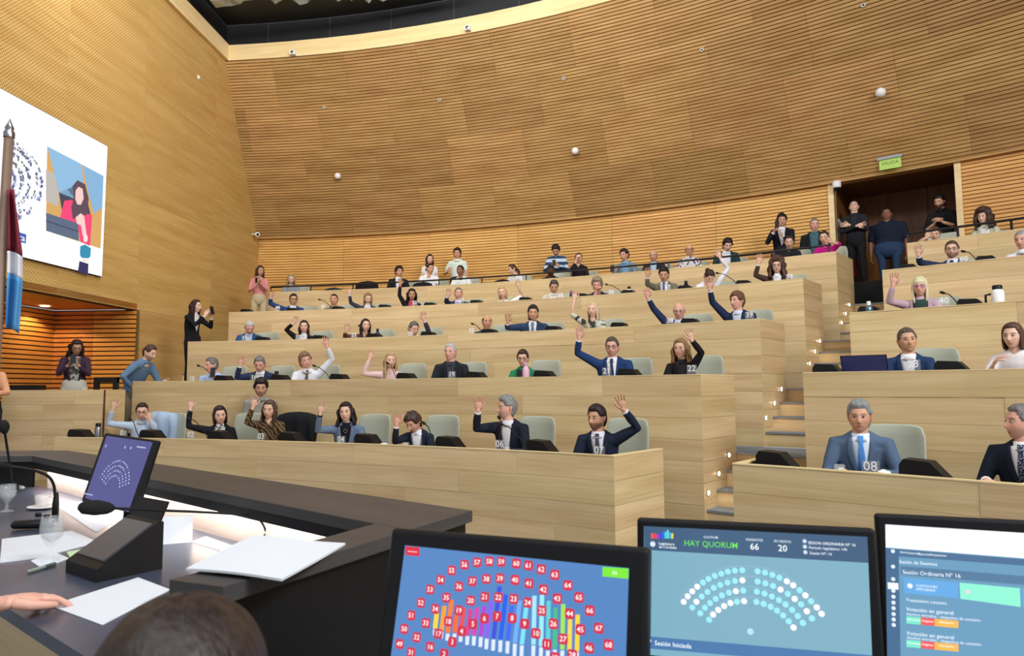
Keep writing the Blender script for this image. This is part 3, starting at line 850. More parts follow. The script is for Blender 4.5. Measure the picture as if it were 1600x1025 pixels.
def build_hand(mb, wrist, d, n, chir, col, curl=0.15, spread=1.0, size=1.0):
    """d: wrist to fingertips, n: palm normal, chir: +1 when the thumb lies on the side cross(d, n)"""
    d = nrm(d); n = nrm(n - d * n.dot(d)); s = np.cross(d, n) * chir
    k = size
    loft(mb, [wrist - d * 0.012, wrist + d * 0.02 * k, wrist + d * 0.055 * k, wrist + d * 0.088 * k], [0.024 * k, 0.031 * k, 0.041 * k, 0.038 * k], [0.018 * k, 0.016 * k, 0.0145 * k, 0.011 * k], s, 10, 0, True, col)
    for i, (off, ln, ang) in enumerate(((0.031, 0.072, 13), (0.0110, 0.081, 4), (-0.0100, 0.075, -6), (-0.030, 0.060, -16))):
        a = math.radians(ang * spread); dd = nrm(d * math.cos(a) + s * math.sin(a))
        b = wrist + d * 0.082 * k + s * off * k
        p1 = b + dd * ln * 0.45 * k + n * curl * 0.012; p2 = b + dd * ln * 0.78 * k + n * curl * 0.045 * k; p3 = b + dd * ln * k + n * curl * 0.085 * k
        loft(mb, [b, p1, p2, p3], [0.0094 * k, 0.0085 * k, 0.0077 * k, 0.0064 * k], None, n, 7, 0, True, col)
    b = wrist + d * 0.022 * k + s * 0.026 * k
    loft(mb, [b, b + (d * 0.022 + s * 0.022) * k + n * 0.006, b + (d * 0.052 + s * 0.036) * k + n * 0.010, b + (d * 0.072 + s * 0.038) * k + n * 0.012], [0.0145 * k, 0.0125 * k, 0.0098 * k, 0.0075 * k], None, n, 7, 0, True, col)

PEOPLE = []
def person(px, R=None, D=None, floor=0.0, yaw=0, body=None, pitch=0, roll=0, female=False, skin='tan', hair='short', hc=(40, 30, 25), beard=0, top='suit',
           outer=(24, 30, 48), inner=(228, 230, 236), tie=None, sleeve=1.0, arms=None, stand=False, legs=(40, 40, 46), glasses=None, size=1.0, width=1.0,
           label='', group=None, deskz=None, seed=None, lean=(0, 0), necklace=False, simple=False):
    arms = arms or {}
    seed = seed if seed is not None else len(PEOPLE)
    H = on_cyl(px[0], px[1], R) if R else at_depth(px[0], px[1], D)
    g = size * (0.94 if female else 1.0)
    cdir = nrm(A(-H[0], -H[1], 0))
    body = (yaw * 0.35 - 8) if body is None else body
    fb = rot2(cdir, body); rb = A(fb[1], -fb[0], 0)          # body forward, person's right
    fh = rot2(cdir, yaw); cp, sp = math.cos(math.radians(pitch)), math.sin(math.radians(pitch))
    f = fh * cp - UP * sp; r = A(fh[1], -fh[0], 0); u = np.cross(r, f)
    cr, sr = math.cos(math.radians(roll)), math.sin(math.radians(roll))
    r, u = r * cr + u * sr, u * cr - r * sr
    F = Frame(H, r * g, f * g, u * g)
    F.r, F.f, F.u = r * g, f * g, u * g
    base = A(H[0] - fb[0] * 0.1, H[1] - fb[1] * 0.1, floor)
    root = empty('person', tuple(base), label, 'person', group)
    sk4 = (*srgb(SKINS[skin]), 1)
    # ---- spine
    neck = H - u * 0.130 * g - f * 0.022 * g * cp
    shc = neck - UP * 0.028 * g - fb * 0.018 + rb * lean[0] * 0.3
    if stand: hip = A(shc[0] - rb[0] * lean[0] - fb[0] * lean[1], shc[1] - rb[1] * lean[0] - fb[1] * lean[1], max(shc[2] - 0.50 * g, floor + 0.60))
    else:
        hz = min(floor + 0.52, shc[2] - 0.36)
        hip = A(shc[0] - fb[0] * (0.06 + lean[1]) - rb[0] * lean[0], shc[1] - fb[1] * (0.06 + lean[1]) - rb[1] * lean[0], hz)
    sw = (0.172 if female else 0.200) * size * width; ch = (0.88 if female else 1.0) * size
    def spine(t): 
        q = hip * (1 - t) + shc * t; q = q - fb * 0.03 * math.sin(math.pi * t) ; return q
    prof = ((0.0, 0.175, 0.125), (0.3, 0.155 if female else 0.168, 0.112), (0.62, 0.165 if female else 0.182, 0.122 if not female else 0.125), (0.86, 0.172 if female else 0.200, 0.108), (1.0, 0.128, 0.078))
    def trad(t):
        for (a0, x0, y0), (a1, x1, y1) in zip(prof, prof[1:]):
            if t <= a1:
                q = (t - a0) / (a1 - a0); q = q * q * (3 - 2 * q); return (x0 + (x1 - x0) * q) * ch * width, (y0 + (y1 - y0) * q) * ch * (0.5 + 0.5 * width)
        return prof[-1][1] * ch, prof[-1][2] * ch
    def torso(mb, k=1.0, col=None, seg=18):
        ts = [0.12 if stand and k == 1.0 else 0, 0.15, 0.3, 0.45, 0.62, 0.75, 0.86, 0.94, 1.0]
        loft(mb, [spine(t) for t in ts], [trad(t)[0] * k for t in ts], [trad(t)[1] * k for t in ts], rb, seg, 0, True, col)
    def tfront(t, xx, off):
        """point on the chest at height t, xx metres to the person's right, lifted off by off"""
        rx, ry = trad(t); q = max(-0.95, min(0.95, xx / rx)); a = math.asin(q)
        return spine(t) + rb * math.sin(a) * (rx + off) + fb * math.cos(a) * (ry + off)
    bmb = MB()
    build_head(bmb, F, skin, hc, female, beard, 0.85, A(*srgb((168, 60, 66))) if female and seed % 2 else None)
    nk = 0.050 if female else 0.060
    loft(bmb, [neck - UP * 0.07 * g - fb * 0.01, neck - UP * 0.01, H - u * 0.085 * g - f * 0.012 * g, H - u * 0.03 * g - f * 0.015 * g], [nk * 1.5 * g, nk * g, nk * 0.95 * g, nk * 0.9 * g], [nk * 1.25 * g, nk * g, nk * 0.98 * g, nk * 0.9 * g], r, 14, 0, True, sk4)
    torso(bmb, 0.86, sk4, 12)
    cm = MB()
    torso(cm, 1.0)
    # trapezius
    loft(cm, [shc + UP * 0.032 * g, shc - UP * 0.004, shc - UP * 0.035], [0.066 * ch, 0.105 * ch * width, 0.16 * ch * width], [0.056 * ch, 0.068 * ch, 0.078 * ch], rb, 14)
    hands = []
    for sd, key in ((1, 'R'), (-1, 'L')):
        S = shc - UP * 0.052 + rb * sd * (sw - 0.036)
        spec = arms.get(key)
        rayc = nrm(-S)
        if spec and 'e' in spec:
            dS = S.dot(CF)
            E = at_depth(spec['e'][0], spec['e'][1], dS); 
            dd = np.linalg.norm(E - S)
            if dd < 0.27 * g: E = E * (1 - min(0.12, math.sqrt((0.27 * g) ** 2 - dd * dd)) / dS)
            dE = E.dot(CF)
            Hc = at_depth(spec['h'][0], spec['h'][1], dE)
            dd = np.linalg.norm(Hc - E)
            if dd < 0.30 * g: Hc = Hc * (1 - min(0.10, math.sqrt((0.30 * g) ** 2 - dd * dd)) * spec.get('push', 1) / dE)
            fd = nrm(Hc - E)
            hd = nrm(fd * 0.6 + UP * 0.6 * spec.get('up', 1)) if 'd' not in spec else nrm(rb * spec['d'][0] + fb * spec['d'][1] + UP * spec['d'][2])
            Wp = Hc - hd * 0.065 * g
            pn = rayc if 'n' not in spec else nrm(rb * spec['n'][0] + fb * spec['n'][1] + UP * spec['n'][2])
            # thumb on the head side of a raised palm
            s0 = np.cross(hd, pn); tow = H - Hc
            chir = 1 if s0.dot(tow) > 0 else -1
            if 'chir' in spec: chir = spec['chir'] * (1 if s0.dot(rb) > 0 else -1)
            build_hand(bmb, Wp, hd, pn, chir, sk4, spec.get('curl', 0.25), 1.0, g * 1.0)
        elif spec and spec.get('cross'):
            E = S - UP * 0.26 * g + rb * sd * 0.06 + fb * 0.06; Wp = shc - UP * (0.25 if sd > 0 else 0.21) * g - rb * sd * 0.07 + fb * (0.21 if sd > 0 else 0.17)
            build_hand(bmb, Wp, nrm(-rb * sd + UP * 0.15), fb, 1, sk4, 0.5, 0.5, g)
        elif spec and spec.get('down'):
            E = S - UP * 0.28 * g + rb * sd * 0.05 - fb * 0.01; Wp = E - UP * 0.25 * g + fb * 0.04
            build_hand(bmb, Wp, nrm(-UP + fb * 0.2), -rb * sd, 1, sk4, 0.4, 0.5, g)
        elif spec and 'p' in spec:      # hand at offset from the shoulder centre (right, forward, up)
            Hc = shc + rb * spec['p'][0] + fb * spec['p'][1] + UP * spec['p'][2]
            mid = (S + Hc) / 2; L = np.linalg.norm(Hc - S); hgt = math.sqrt(max(0.0, 0.30 ** 2 - (L / 2) ** 2)) * g
            bend = nrm(-UP * 1.0 + rb * sd * 0.55); bend = nrm(bend - nrm(Hc - S) * bend.dot(nrm(Hc - S)))
            E = mid + bend * hgt; fd = nrm(Hc - E); hd = nrm(fd + UP * spec.get('up', 0.3)); Wp = Hc - hd * 0.07 * g
            build_hand(bmb, Wp, hd, nrm(-rb * sd + UP * 0.1), 1 if sd > 0 else -1, sk4, 0.9, 0.6, g)
        else:
            tz = deskz if deskz is not None else hip[2] + 0.16
            E = S - UP * 0.24 * g + rb * sd * 0.07 + fb * 0.08
            Wp = shc + fb * 0.36 + rb * sd * 0.10; Wp[2] = tz + 0.03
            L = np.linalg.norm(Wp - E)
            if L > 0.27: Wp = E + (Wp - E) * 0.27 / L; Wp[2] = max(Wp[2], tz + 0.03)
            build_hand(bmb, Wp, nrm(fb - rb * sd * 0.5), -UP, 1 if sd > 0 else -1, sk4, 0.3, 0.6, g)
        ua, fa = 0.052 * ch, 0.040 * ch
        loft(bmb, [S, (S + E) / 2, E, E * 0.5 + Wp * 0.5, Wp + nrm(Wp - E) * 0.012], [0.046 * ch, 0.042 * ch, 0.035 * ch, 0.033 * ch, 0.024 * ch], None, None, 10, 0, True, sk4)
        inner_sh = shc - UP * 0.055 + rb * sd * sw * 0.45
        if sleeve >= 0.99:
            cuff = Wp - nrm(Wp - E) * 0.035
            loft(cm, [inner_sh, S, S * 0.5 + E * 0.5, E, E * 0.5 + cuff * 0.5, cuff], [0.070 * ch, 0.066 * ch, 0.056 * ch, 0.048 * ch, 0.045 * ch, 0.038 * ch], None, None, 12)
            hands.append((cuff, nrm(Wp - E)))
        else:
            tot = sleeve * 2
            pts = [inner_sh, S]; rr = [0.070 * ch, 0.064 * ch]
            if tot <= 1: pts.append(S + (E - S) * tot); rr.append(0.058 * ch)
            else: pts += [S * 0.5 + E * 0.5, E, E + (Wp - E) * (tot - 1)]; rr += [0.056 * ch, 0.048 * ch, 0.045 * ch]
            loft(cm, pts, rr, None, None, 12)
    # ---- body and clothes
    bo = bmb.build('body', M_SKIN, root, base, color=True)
    names = {'suit': 'jacket', 'jacket': 'jacket', 'shirt': 'shirt', 'blouse': 'blouse', 'tee': 't_shirt'}
    co = cm.build(names[top], cloth(outer), root, base)
    rm = co.modifiers.new('r', 'REMESH'); rm.mode = 'VOXEL'; rm.voxel_size = 0.0125 if np.linalg.norm(H) < 9 else 0.017; rm.use_smooth_shade = True
    smo = co.modifiers.new('s', 'SMOOTH'); smo.iterations = 5; smo.factor = 0.5
    def patch(name, mat, rows, off):
        """strip on the chest: rows of (t, x0, x1)"""
        m = MB(); vs = []; nx = 5
        for t, x0, x1 in rows:
            for k in range(nx): vs.append(tfront(t, x0 + (x1 - x0) * k / (nx - 1), off))
        n0 = len(vs); vs += [v - fb * 0.012 for v in vs]
        fs = []
        R_ = len(rows)
        for i in range(R_ - 1):
            for k in range(nx - 1):
                a = i * nx + k; q = (a, a + 1, a + nx + 1, a + nx); fs.append(q); fs.append(tuple(n0 + z for z in reversed(q)))
        for k in range(nx - 1):
            fs.append((k, k + n0, k + 1 + n0, k + 1)); a = (R_ - 1) * nx + k; fs.append((a, a + 1, a + 1 + n0, a + n0))
        for i in range(R_ - 1):
            a = i * nx; fs.append((a, a + nx, a + nx + n0, a + n0)); a = i * nx + nx - 1; fs.append((a, a + n0, a + nx + n0, a + nx))
        m.add(vs, fs, 0, True); return m.build(name, mat, root, base)
    if top in ('suit', 'jacket'):
        w0 = 0.062 if top == 'suit' else 0.075
        bot = 0.36 if top == 'suit' else 0.15
        T = [1.0, 0.92, 0.8, 0.66, 0.5, bot]
        ws = [w0 * (1 - ((1.0 - t) / (1.0 - bot)) ** 1.6 * (0.85 if top == 'suit' else 0.3)) for t in T]
        patch('shirt', cloth(inner), [(t, -w, w) for t, w in zip(T, ws)], 0.008)
        if top == 'suit' or top == 'jacket':
            for s in (-1, 1):
                m_rows = [(t, s * w, s * (w + 0.010 + 0.035 * math.sin(math.pi * min(1, (1 - t) / (1 - bot) * 1.1)) ** 0.8)) for t, w in zip(T, ws)]
                patch('lapel', cloth(outer), m_rows, 0.014)
    if top in ('suit', 'jacket', 'shirt'):
        if tie is not None:
            patch('tie', cloth(tie), [(1.03, -0.016, 0.016), (0.93, -0.017, 0.017), (0.91, -0.013, 0.013), (0.7, -0.024, 0.024), (0.4, -0.030, 0.030)], 0.016)
    col = inner if top in ('suit', 'jacket') else outer
    if top in ('suit', 'shirt', 'jacket'):
        m = MB(); nb = neck - UP * 0.045 * g
        loft(m, [nb - fb * 0.002, nb + UP * 0.024 + fb * 0.002, nb + UP * 0.052 + fb * 0.004], [nk * 1.55 * g, nk * 1.22 * g, nk * 1.12 * g], [nk * 1.48 * g, nk * 1.22 * g, nk * 1.12 * g], rb, 16, 0, True, None, False)
        m.build('collar', cloth(col if top != 'jacket' or not female else outer), root, base)
    if top == 'suit':
        m = MB()
        for cpt, dr in hands: loft(m, [cpt, cpt + dr * 0.016], [0.036 * ch, 0.033 * ch], None, None, 12, 0, True, None, False)
        if m.v: m.build('cuffs', cloth(inner), root, base)
    if necklace:
        m = MB(); c = tfront(0.86, 0, 0.014); 
        for k in range(12):
            a0_, a1_ = 2 * math.pi * k / 12, 2 * math.pi * (k + 1) / 12
            tube(m, [c + rb * 0.02 * math.cos(a0_) + UP * 0.02 * math.sin(a0_), c + rb * 0.02 * math.cos(a1_) + UP * 0.02 * math.sin(a1_)], 0.003, 5)
        m.build('pendant', M_METAL, root, base)
    # ---- legs
    lm = MB(); shoes = MB()
    if stand: loft(lm, [hip + UP * 0.09 * g, hip - UP * 0.01, hip - UP * 0.08], [0.168 * ch * width, 0.182 * ch * width, 0.165 * ch * width], [0.120 * ch * (0.5 + 0.5 * width), 0.134 * ch * (0.5 + 0.5 * width), 0.117 * ch * (0.5 + 0.5 * width)], rb, 16)
    for s in (-1, 1):
        if stand:
            j = hip + rb * s * 0.085 * width - UP * 0.02; fz = floor + 0.06
            foot = A(base[0], base[1], fz) + rb * s * 0.11 + A(hip[0] - base[0], hip[1] - base[1], 0); kn = (j + foot) / 2 + fb * 0.02
            loft(lm, [j, j * 0.5 + kn * 0.5, kn, kn * 0.4 + foot * 0.6, foot + UP * 0.02], [0.095 * ch * width, 0.080 * ch, 0.062 * ch, 0.055 * ch, 0.048 * ch], None, rb, 10)
        else:
            j = hip + rb * s * 0.09 - UP * 0.03; kn = j + fb * 0.36 + UP * 0.0 + rb * s * 0.04; foot = A(kn[0] - fb[0] * 0.08, kn[1] - fb[1] * 0.08, floor + 0.06)
            loft(lm, [j, j * 0.5 + kn * 0.5, kn, kn * 0.4 + foot * 0.6, foot + UP * 0.02], [0.085 * ch, 0.075 * ch, 0.058 * ch, 0.050 * ch, 0.042 * ch], None, rb, 8)
        loft(shoes, [foot - fb * 0.05 - UP * 0.02, foot + fb * 0.06 - UP * 0.022, foot + fb * 0.16 - UP * 0.028], [0.036, 0.040, 0.030], [0.036, 0.034, 0.024], rb, 8)
    lm.build('trousers', cloth(legs), root, base); shoes.build('shoes', M_BLACK, root, base)
    build_hair(F, hair, hc, root, seed, base) if hair else None
    if glasses:
        m = MB()
        for s in (-1, 1):
            c = F.w(0.034 * s, 0.094, 0.008); ring = []
            for k in range(13):
                a = 2 * math.pi * k / 12; ring.append(c + F.r * 0.026 * np.sign(math.cos(a)) * abs(math.cos(a)) ** 0.6 + F.u * 0.018 * np.sign(math.sin(a)) * abs(math.sin(a)) ** 0.6)
            tube(m, ring, 0.0024, 5)
            tube(m, [c + F.r * 0.026 * s, F.w(0.082 * s, -0.01, 0.012)], 0.002, 5)
        tube(m, [F.w(-0.008, 0.096, 0.012), F.w(0.008, 0.096, 0.012)], 0.0024, 5)
        m.build('glasses', flat('spectacle frame', glasses, 0.3), root, base)
    PEOPLE.append((root, H, shc, fb, rb, floor, stand))
    return root
# ------------------------------------------------------------------ the people, row by row
def row(k, px, **kw):
    off = kw.pop('off', 0.86)
    return person(px, R=RK(k) + off, floor=FK(k), deskz=ZK(k) - 0.105, **kw)
NAVY = (30, 38, 58); BLUE = (36, 58, 100); BLK = (22, 22, 26); WHT = (232, 235, 240)
SKY = (176, 200, 226)
# front row, left of the aisle
row(1, (222, 643), yaw=-4, pitch=14, female=True, skin='fair', hair='tied', hc=(44, 32, 28), top='shirt', outer=(188, 206, 226), glasses=(30, 26, 26), seed=2,
    arms={'R': dict(e=(169, 662), h=(178, 631)), 'L': dict(e=(241, 669), h=(233, 648), push=0.5)},
    label='woman in light blue shirt with hand raised and glasses, left end of front row')
row(1, (343.6, 649), yaw=8, pitch=6, roll=-6, female=True, skin='fair', hair='bob', hc=(46, 24, 24), top='suit', outer=(26, 28, 34), inner=('noise', (222, 222, 216), (96, 100, 104), 40), seed=4,
    arms={'R': dict(e=(294, 666), h=(298, 631))}, label='woman with dark bob and black blazer, right hand raised, front row')
row(1, (421, 640), yaw=-22, pitch=8, roll=6, female=True, skin='fair', hair='long', hc=(86, 62, 46), top='blouse', outer=('tiger', (120, 92, 50), (34, 26, 22), 9), seed=5, legs=(70, 96, 140),
    arms={'R': dict(e=(386, 660), h=(397, 628), push=0.6)}, label='woman in brown and black striped blouse with long brown hair, hand raised')
person((407.5, 606), R=RK(1) + 1.42, floor=FK(1), yaw=0, pitch=12, skin='tan', hair='mop', hc=(24, 20, 20), beard=0.35, top='shirt', outer=(150, 146, 136), stand=True, legs=(72, 104, 152), arms={'R': dict(down=1), 'L': dict(down=1)},
    label='young man in taupe shirt standing behind the woman in the striped blouse')
row(1, (540.5, 645), yaw=-14, pitch=-2, roll=-4, female=True, width=1.15, skin='fair', hair='wavy', hc=(32, 24, 24), top='suit', outer=(104, 122, 148), inner=(26, 26, 30), seed=7, necklace=True,
    arms={'R': dict(e=(496, 672), h=(501, 638))}, label='woman in grey blue blazer over black top with round pendant, hand raised, front row')
row(1, (646, 660), yaw=-42, pitch=32, female=True, skin='pink', hair='mop', hc=(66, 48, 40), top='suit', outer=(34, 38, 56), inner=WHT, seed=8,
    arms={'R': dict(e=(617, 690), h=(620, 656))}, label='person with short brown hair and dark navy jacket looking down, hand raised, front row')
row(1, (792, 638), yaw=-72, pitch=0, body=-28, skin='pink', hair='quiff', hc=(128, 128, 126), beard=0.25, top='suit', outer=(30, 34, 48), inner=(222, 224, 230), seed=9,
    arms={'R': dict(e=(744, 669), h=(747.5, 632))}, label='grey haired man in navy jacket seen in profile at a microphone, hand raised')
row(1, (932.5, 654), yaw=-38, pitch=2, body=-12, skin='tan', hair='quiff', hc=(38, 28, 26), beard=0.75, top='suit', outer=(30, 38, 56), inner=(222, 222, 234), tie=(70, 70, 84), seed=10,
    arms={'L': dict(e=(996, 668), h=(971.5, 630))}, label='bearded man in navy suit and grey tie, left arm raised, front row by the aisle')
# front row, right of the aisle
row(1, (1343, 652), off=0.95, yaw=-3, pitch=2, body=0, skin='tan', hair='quiff', hc=(134, 136, 136), top='suit', outer=(84, 104, 130), inner=(214, 226, 240), tie=(82, 140, 214), seed=11, width=1.1,
    label='grey haired man in steel blue suit with bright blue tie facing the camera')
row(1, (1596, 661), off=1.0, yaw=-62, pitch=-2, body=-22, skin='pink', hair='short', hc=(110, 106, 102), beard=0.3, top='suit', outer=(30, 36, 50), inner=(238, 240, 244), tie=('dots', (150, 160, 180), (34, 42, 66), 90), seed=12, width=1.15,
    label='grey haired man in black suit with dotted tie turned left, at the right edge')
# second row, left
row(2, (331, 571), yaw=-68, pitch=8, body=-10, skin='pink', hair='short', hc=(104, 104, 104), top='shirt', outer=(170, 194, 230), seed=13,
    arms={'L': dict(p=(-0.05, 0.30, -0.02), up=1)}, label='grey haired man in light blue shirt looking left over a phone, second row')
row(2, (406, 569), yaw=-14, pitch=26, skin='pink', hair='short', hc=(112, 110, 108), top='suit', outer=(42, 54, 84), inner=WHT, seed=14,
    arms={'R': dict(e=(370, 590), h=(376, 564))}, label='grey haired man in navy blazer looking down with right hand raised, second row')
row(2, (477, 564), yaw=14, pitch=2, roll=-14, skin='pink', hair='mop', hc=(124, 98, 76), top='shirt', outer=(226, 230, 238), tie=(92, 90, 84), lean=(-0.04, 0), seed=15,
    arms={'L': dict(e=(519, 561), h=(510, 535))}, label='man in white shirt and grey tie stretching his left arm up, second row')
row(2, (610, 564), yaw=12, pitch=2, female=True, skin='fair', hair='long', hc=(176, 148, 108), top='blouse', outer=(224, 192, 192), seed=16,
    arms={'R': dict(e=(568, 584), h=(579, 554))}, label='woman with long blond hair in pale pink blouse, hand raised, second row')
row(2, (704, 551), yaw=-26, pitch=-2, body=-8, width=1.1, skin='pink', hair='short', hc=(176, 176, 174), top='suit', outer=(34, 38, 44), inner=(60, 62, 72), seed=17,
    label='white haired man in black jacket over dark shirt, hands down, second row')
row(2, (817, 560), yaw=-8, pitch=12, female=True, skin='fair', hair='bun', hc=(52, 36, 30), top='jacket', outer=(44, 128, 88), inner=(60, 50, 56), glasses=(40, 30, 30), seed=18,
    label='woman in green jacket with hair in a bun behind a pink bottle, second row')
row(2, (956.5, 543), yaw=-10, pitch=4, skin='pink', hair='short', hc=(74, 68, 64), beard=0.25, top='suit', outer=(34, 60, 106), inner=(236, 238, 242), tie=(38, 58, 96), glasses=(30, 28, 28), seed=19, width=1.12,
    arms={'R': dict(e=(902, 551), h=(905.5, 521))}, label='man in bright navy suit and glasses with right arm raised, second row')
row(2, (1064, 546), yaw=-24, pitch=0, female=True, skin='fair', hair='wavy', hc=(140, 106, 72), top='suit', outer=(28, 28, 32), inner=(40, 38, 42), seed=20, lean=(0.03, 0),
    arms={'L': dict(e=(1096, 551), h=(1078, 523))}, label='woman with light brown hair and black jacket, left arm raised, second row beside the aisle')
row(2, (1417.5, 533), off=0.95, yaw=12, pitch=-2, roll=-4, skin='tan', hair='short', hc=(86, 76, 68), top='suit', outer=(38, 60, 96), inner=(228, 228, 232), seed=21,
    label='man in navy blazer and open white shirt beside an open laptop, right of the aisle')
row(2, (1583, 526), off=0.95, yaw=-22, pitch=2, female=True, skin='fair', hair='bob', hc=(84, 60, 48), top='blouse', outer=(236, 230, 230), seed=22, width=1.1,
    arms={'R': dict(p=(0.10, 0.24, -0.08), up=0.2)}, label='woman in white blouse with brown hair, second row at the right edge')
# third row
row(3, (390, 512), yaw=4, pitch=34, skin='pink', hair='short', hc=(188, 188, 184), top='suit', outer=(46, 84, 128), inner=(190, 206, 232), seed=23,
    label='white haired man in blue jacket looking down, third row at the left end')
row(3, (475, 511), yaw=-4, pitch=2, female=True, skin='fair', hair='long', hc=(48, 32, 30), top='suit', outer=(36, 28, 36), inner=(226, 228, 232), seed=24,
    arms={'R': dict(e=(447, 515), h=(461, 500))}, label='woman with long dark hair and black jacket bending her raised arm, third row')
row(3, (571, 509), yaw=18, pitch=0, female=True, skin='fair', hair='long', hc=(50, 34, 30), top='blouse', outer=(84, 62, 48), seed=25,
    arms={'R': dict(e=(538, 526), h=(542, 512))}, label='woman with long dark hair in brown top beside a dark bottle, third row')
row(3, (646, 514), yaw=34, pitch=16, skin='pink', hair='short', hc=(96, 90, 88), top='suit', outer=(56, 60, 76), inner=(206, 202, 214), seed=26, lean=(-0.05, 0),
    arms={'L': dict(e=(670, 518), h=(662, 495))}, label='man with short grey hair leaning over with his left arm straight up, third row')
row(3, (761, 503), yaw=10, pitch=6, skin='tan', hair='thin', hc=(50, 40, 36), top='suit', outer=(38, 54, 84), inner=WHT, seed=27,
    label='balding man in navy suit behind a microphone, hands down, third row')
row(3, (833, 490), yaw=2, pitch=2, skin='tan', hair='quiff', hc=(38, 30, 28), top='suit', outer=(46, 64, 94), inner=(228, 230, 238), tie=(96, 108, 124), seed=28, width=1.1,
    arms={'R': dict(e=(792, 512), h=(793.5, 498))}, label='dark haired man in slate blue suit and grey tie, hand raised, third row')
row(3, (926, 485), yaw=-14, pitch=-2, female=True, skin='fair', hair='long', hc=(206, 184, 150), top='blouse', outer=('noise', (46, 56, 50), (206, 204, 184), 12), sleeve=0.52, seed=29,
    arms={'R': dict(e=(893.5, 491), h=(898, 462))}, label='woman with pale blond hair and green floral blouse, bare forearm raised, third row')
row(3, (1061, 486), yaw=-6, pitch=16, skin='pink', hair='bald', hc=(190, 186, 180), top='suit', outer=(40, 52, 86), inner=(210, 216, 232), glasses=(120, 110, 100), seed=30,
    arms={'R': dict(e=(1021, 482), h=(1011, 459))}, label='bald man with glasses and navy jacket stretching his right arm up, third row')
row(3, (1152, 471), yaw=-44, pitch=0, body=-22, skin='pink', hair='mop', hc=(104, 74, 56), top='suit', outer=(34, 48, 78), inner=(206, 216, 234), seed=31, width=1.05,
    arms={'R': dict(e=(1113, 472), h=(1108.5, 445))}, label='brown haired man in navy jacket turned left with arm raised, third row beside the aisle')
row(3, (1437.5, 449), off=0.95, yaw=-6, pitch=2, female=True, skin='pink', hair='bangs', hc=(226, 210, 172), top='jacket', outer=(192, 164, 178), inner=(52, 72, 66), glasses=(140, 60, 160), seed=32, width=1.12,
    arms={'R': dict(e=(1389, 471), h=(1396.5, 437))}, label='platinum blond woman with fringe and violet glasses in lilac top, hand raised')
# fourth row
row(4, (458.5, 468.5), yaw=6, pitch=6, skin='tan', hair='short', hc=(34, 28, 26), top='suit', outer=(40, 66, 118), inner=(206, 214, 230), seed=33, glasses=(30, 26, 26),
    arms={'R': dict(e=(422, 474), h=(423.5, 459))}, label='dark haired man in blue jacket with right arm up, fourth row at the left end')
row(4, (522, 468.5), yaw=-10, pitch=2, skin='tan', hair='crop', hc=(50, 40, 36), top='shirt', outer=(126, 116, 98), seed=34,
    label='man with cropped hair in khaki shirt behind a microphone, fourth row')
row(4, (575, 467), yaw=8, pitch=16, female=True, skin='fair', hair='bob', hc=(142, 112, 84), top='suit', outer=(62, 62, 78), inner=(216, 218, 226), seed=35,
    arms={'R': dict(e=(548, 473), h=(546, 455))}, label='woman with light brown bob and grey jacket looking down, arm raised, fourth row')
row(4, (643.5, 461), yaw=6, pitch=4, female=True, skin='olive', hair='wavy', hc=(28, 22, 22), top='suit', outer=(36, 34, 44), inner=(190, 70, 84), seed=36,
    arms={'R': dict(e=(624, 461), h=(625.5, 440.5))}, label='woman with black wavy hair and dark jacket over red top, arm straight up, fourth row')
row(4, (716.5, 459), yaw=8, pitch=2, skin='pink', hair='crop', hc=(106, 102, 100), top='suit', outer=(40, 50, 72), inner=(196, 200, 226), seed=37,
    arms={'R': dict(e=(697, 471), h=(700.5, 457.5))}, label='man with short grey hair and dark suit raising his right palm, fourth row')
row(4, (785, 458), yaw=-12, pitch=2, roll=-8, female=True, skin='fair', hair='bob', hc=(196, 158, 112), top='blouse', outer=(238, 236, 234), sleeve=0.45, seed=38,
    arms={'L': dict(e=(816, 463), h=(809.5, 443.5))}, label='blond woman in white dress with bare left arm raised, fourth row')
row(4, (865.5, 448), yaw=6, pitch=28, skin='tan', hair='short', hc=(70, 62, 58), top='jacket', outer=(206, 198, 174), inner=(228, 226, 222), seed=39,
    label='man in beige jacket looking down beside a purple topped bottle, fourth row')
row(4, (933, 445.5), yaw=-6, pitch=18, skin='pink', hair='frizz', hc=(142, 126, 104), top='suit', outer=(38, 46, 66), inner=(170, 120, 120), seed=40,
    arms={'R': dict(p=(0.0, 0.16, 0.02), up=1)}, label='curly haired person in navy jacket resting chin on hand, fourth row')
row(4, (1037.5, 429.5), yaw=-6, pitch=18, skin='tan', hair='quiff', hc=(30, 26, 24), top='suit', outer=(112, 112, 94), inner=(226, 226, 234), tie=(60, 70, 110), seed=41,
    arms={'R': dict(e=(1011.5, 444), h=(1011.7, 426))}, label='dark haired man in olive grey suit and blue tie, palm raised, fourth row')
row(4, (1108, 432), yaw=30, pitch=48, female=True, skin='fair', hair='bun', hc=(50, 34, 30), top='blouse', outer=(230, 230, 236), seed=42, lean=(-0.05, 0.05),
    arms={'L': dict(e=(1138, 420), h=(1123, 396.5))}, label='person in white shirt bowed forward with left arm stretched high, fourth row')
row(4, (1214, 416.5), yaw=-4, pitch=0, female=True, skin='fair', hair='curly', hc=(84, 58, 46), top='suit', outer=(82, 64, 56), inner=(236, 236, 238), glasses=(60, 50, 50), seed=43,
    arms={'R': dict(e=(1180.5, 430), h=(1186, 405.5))}, label='woman with curly brown hair in brown blazer, palm raised, fourth row beside the aisle')
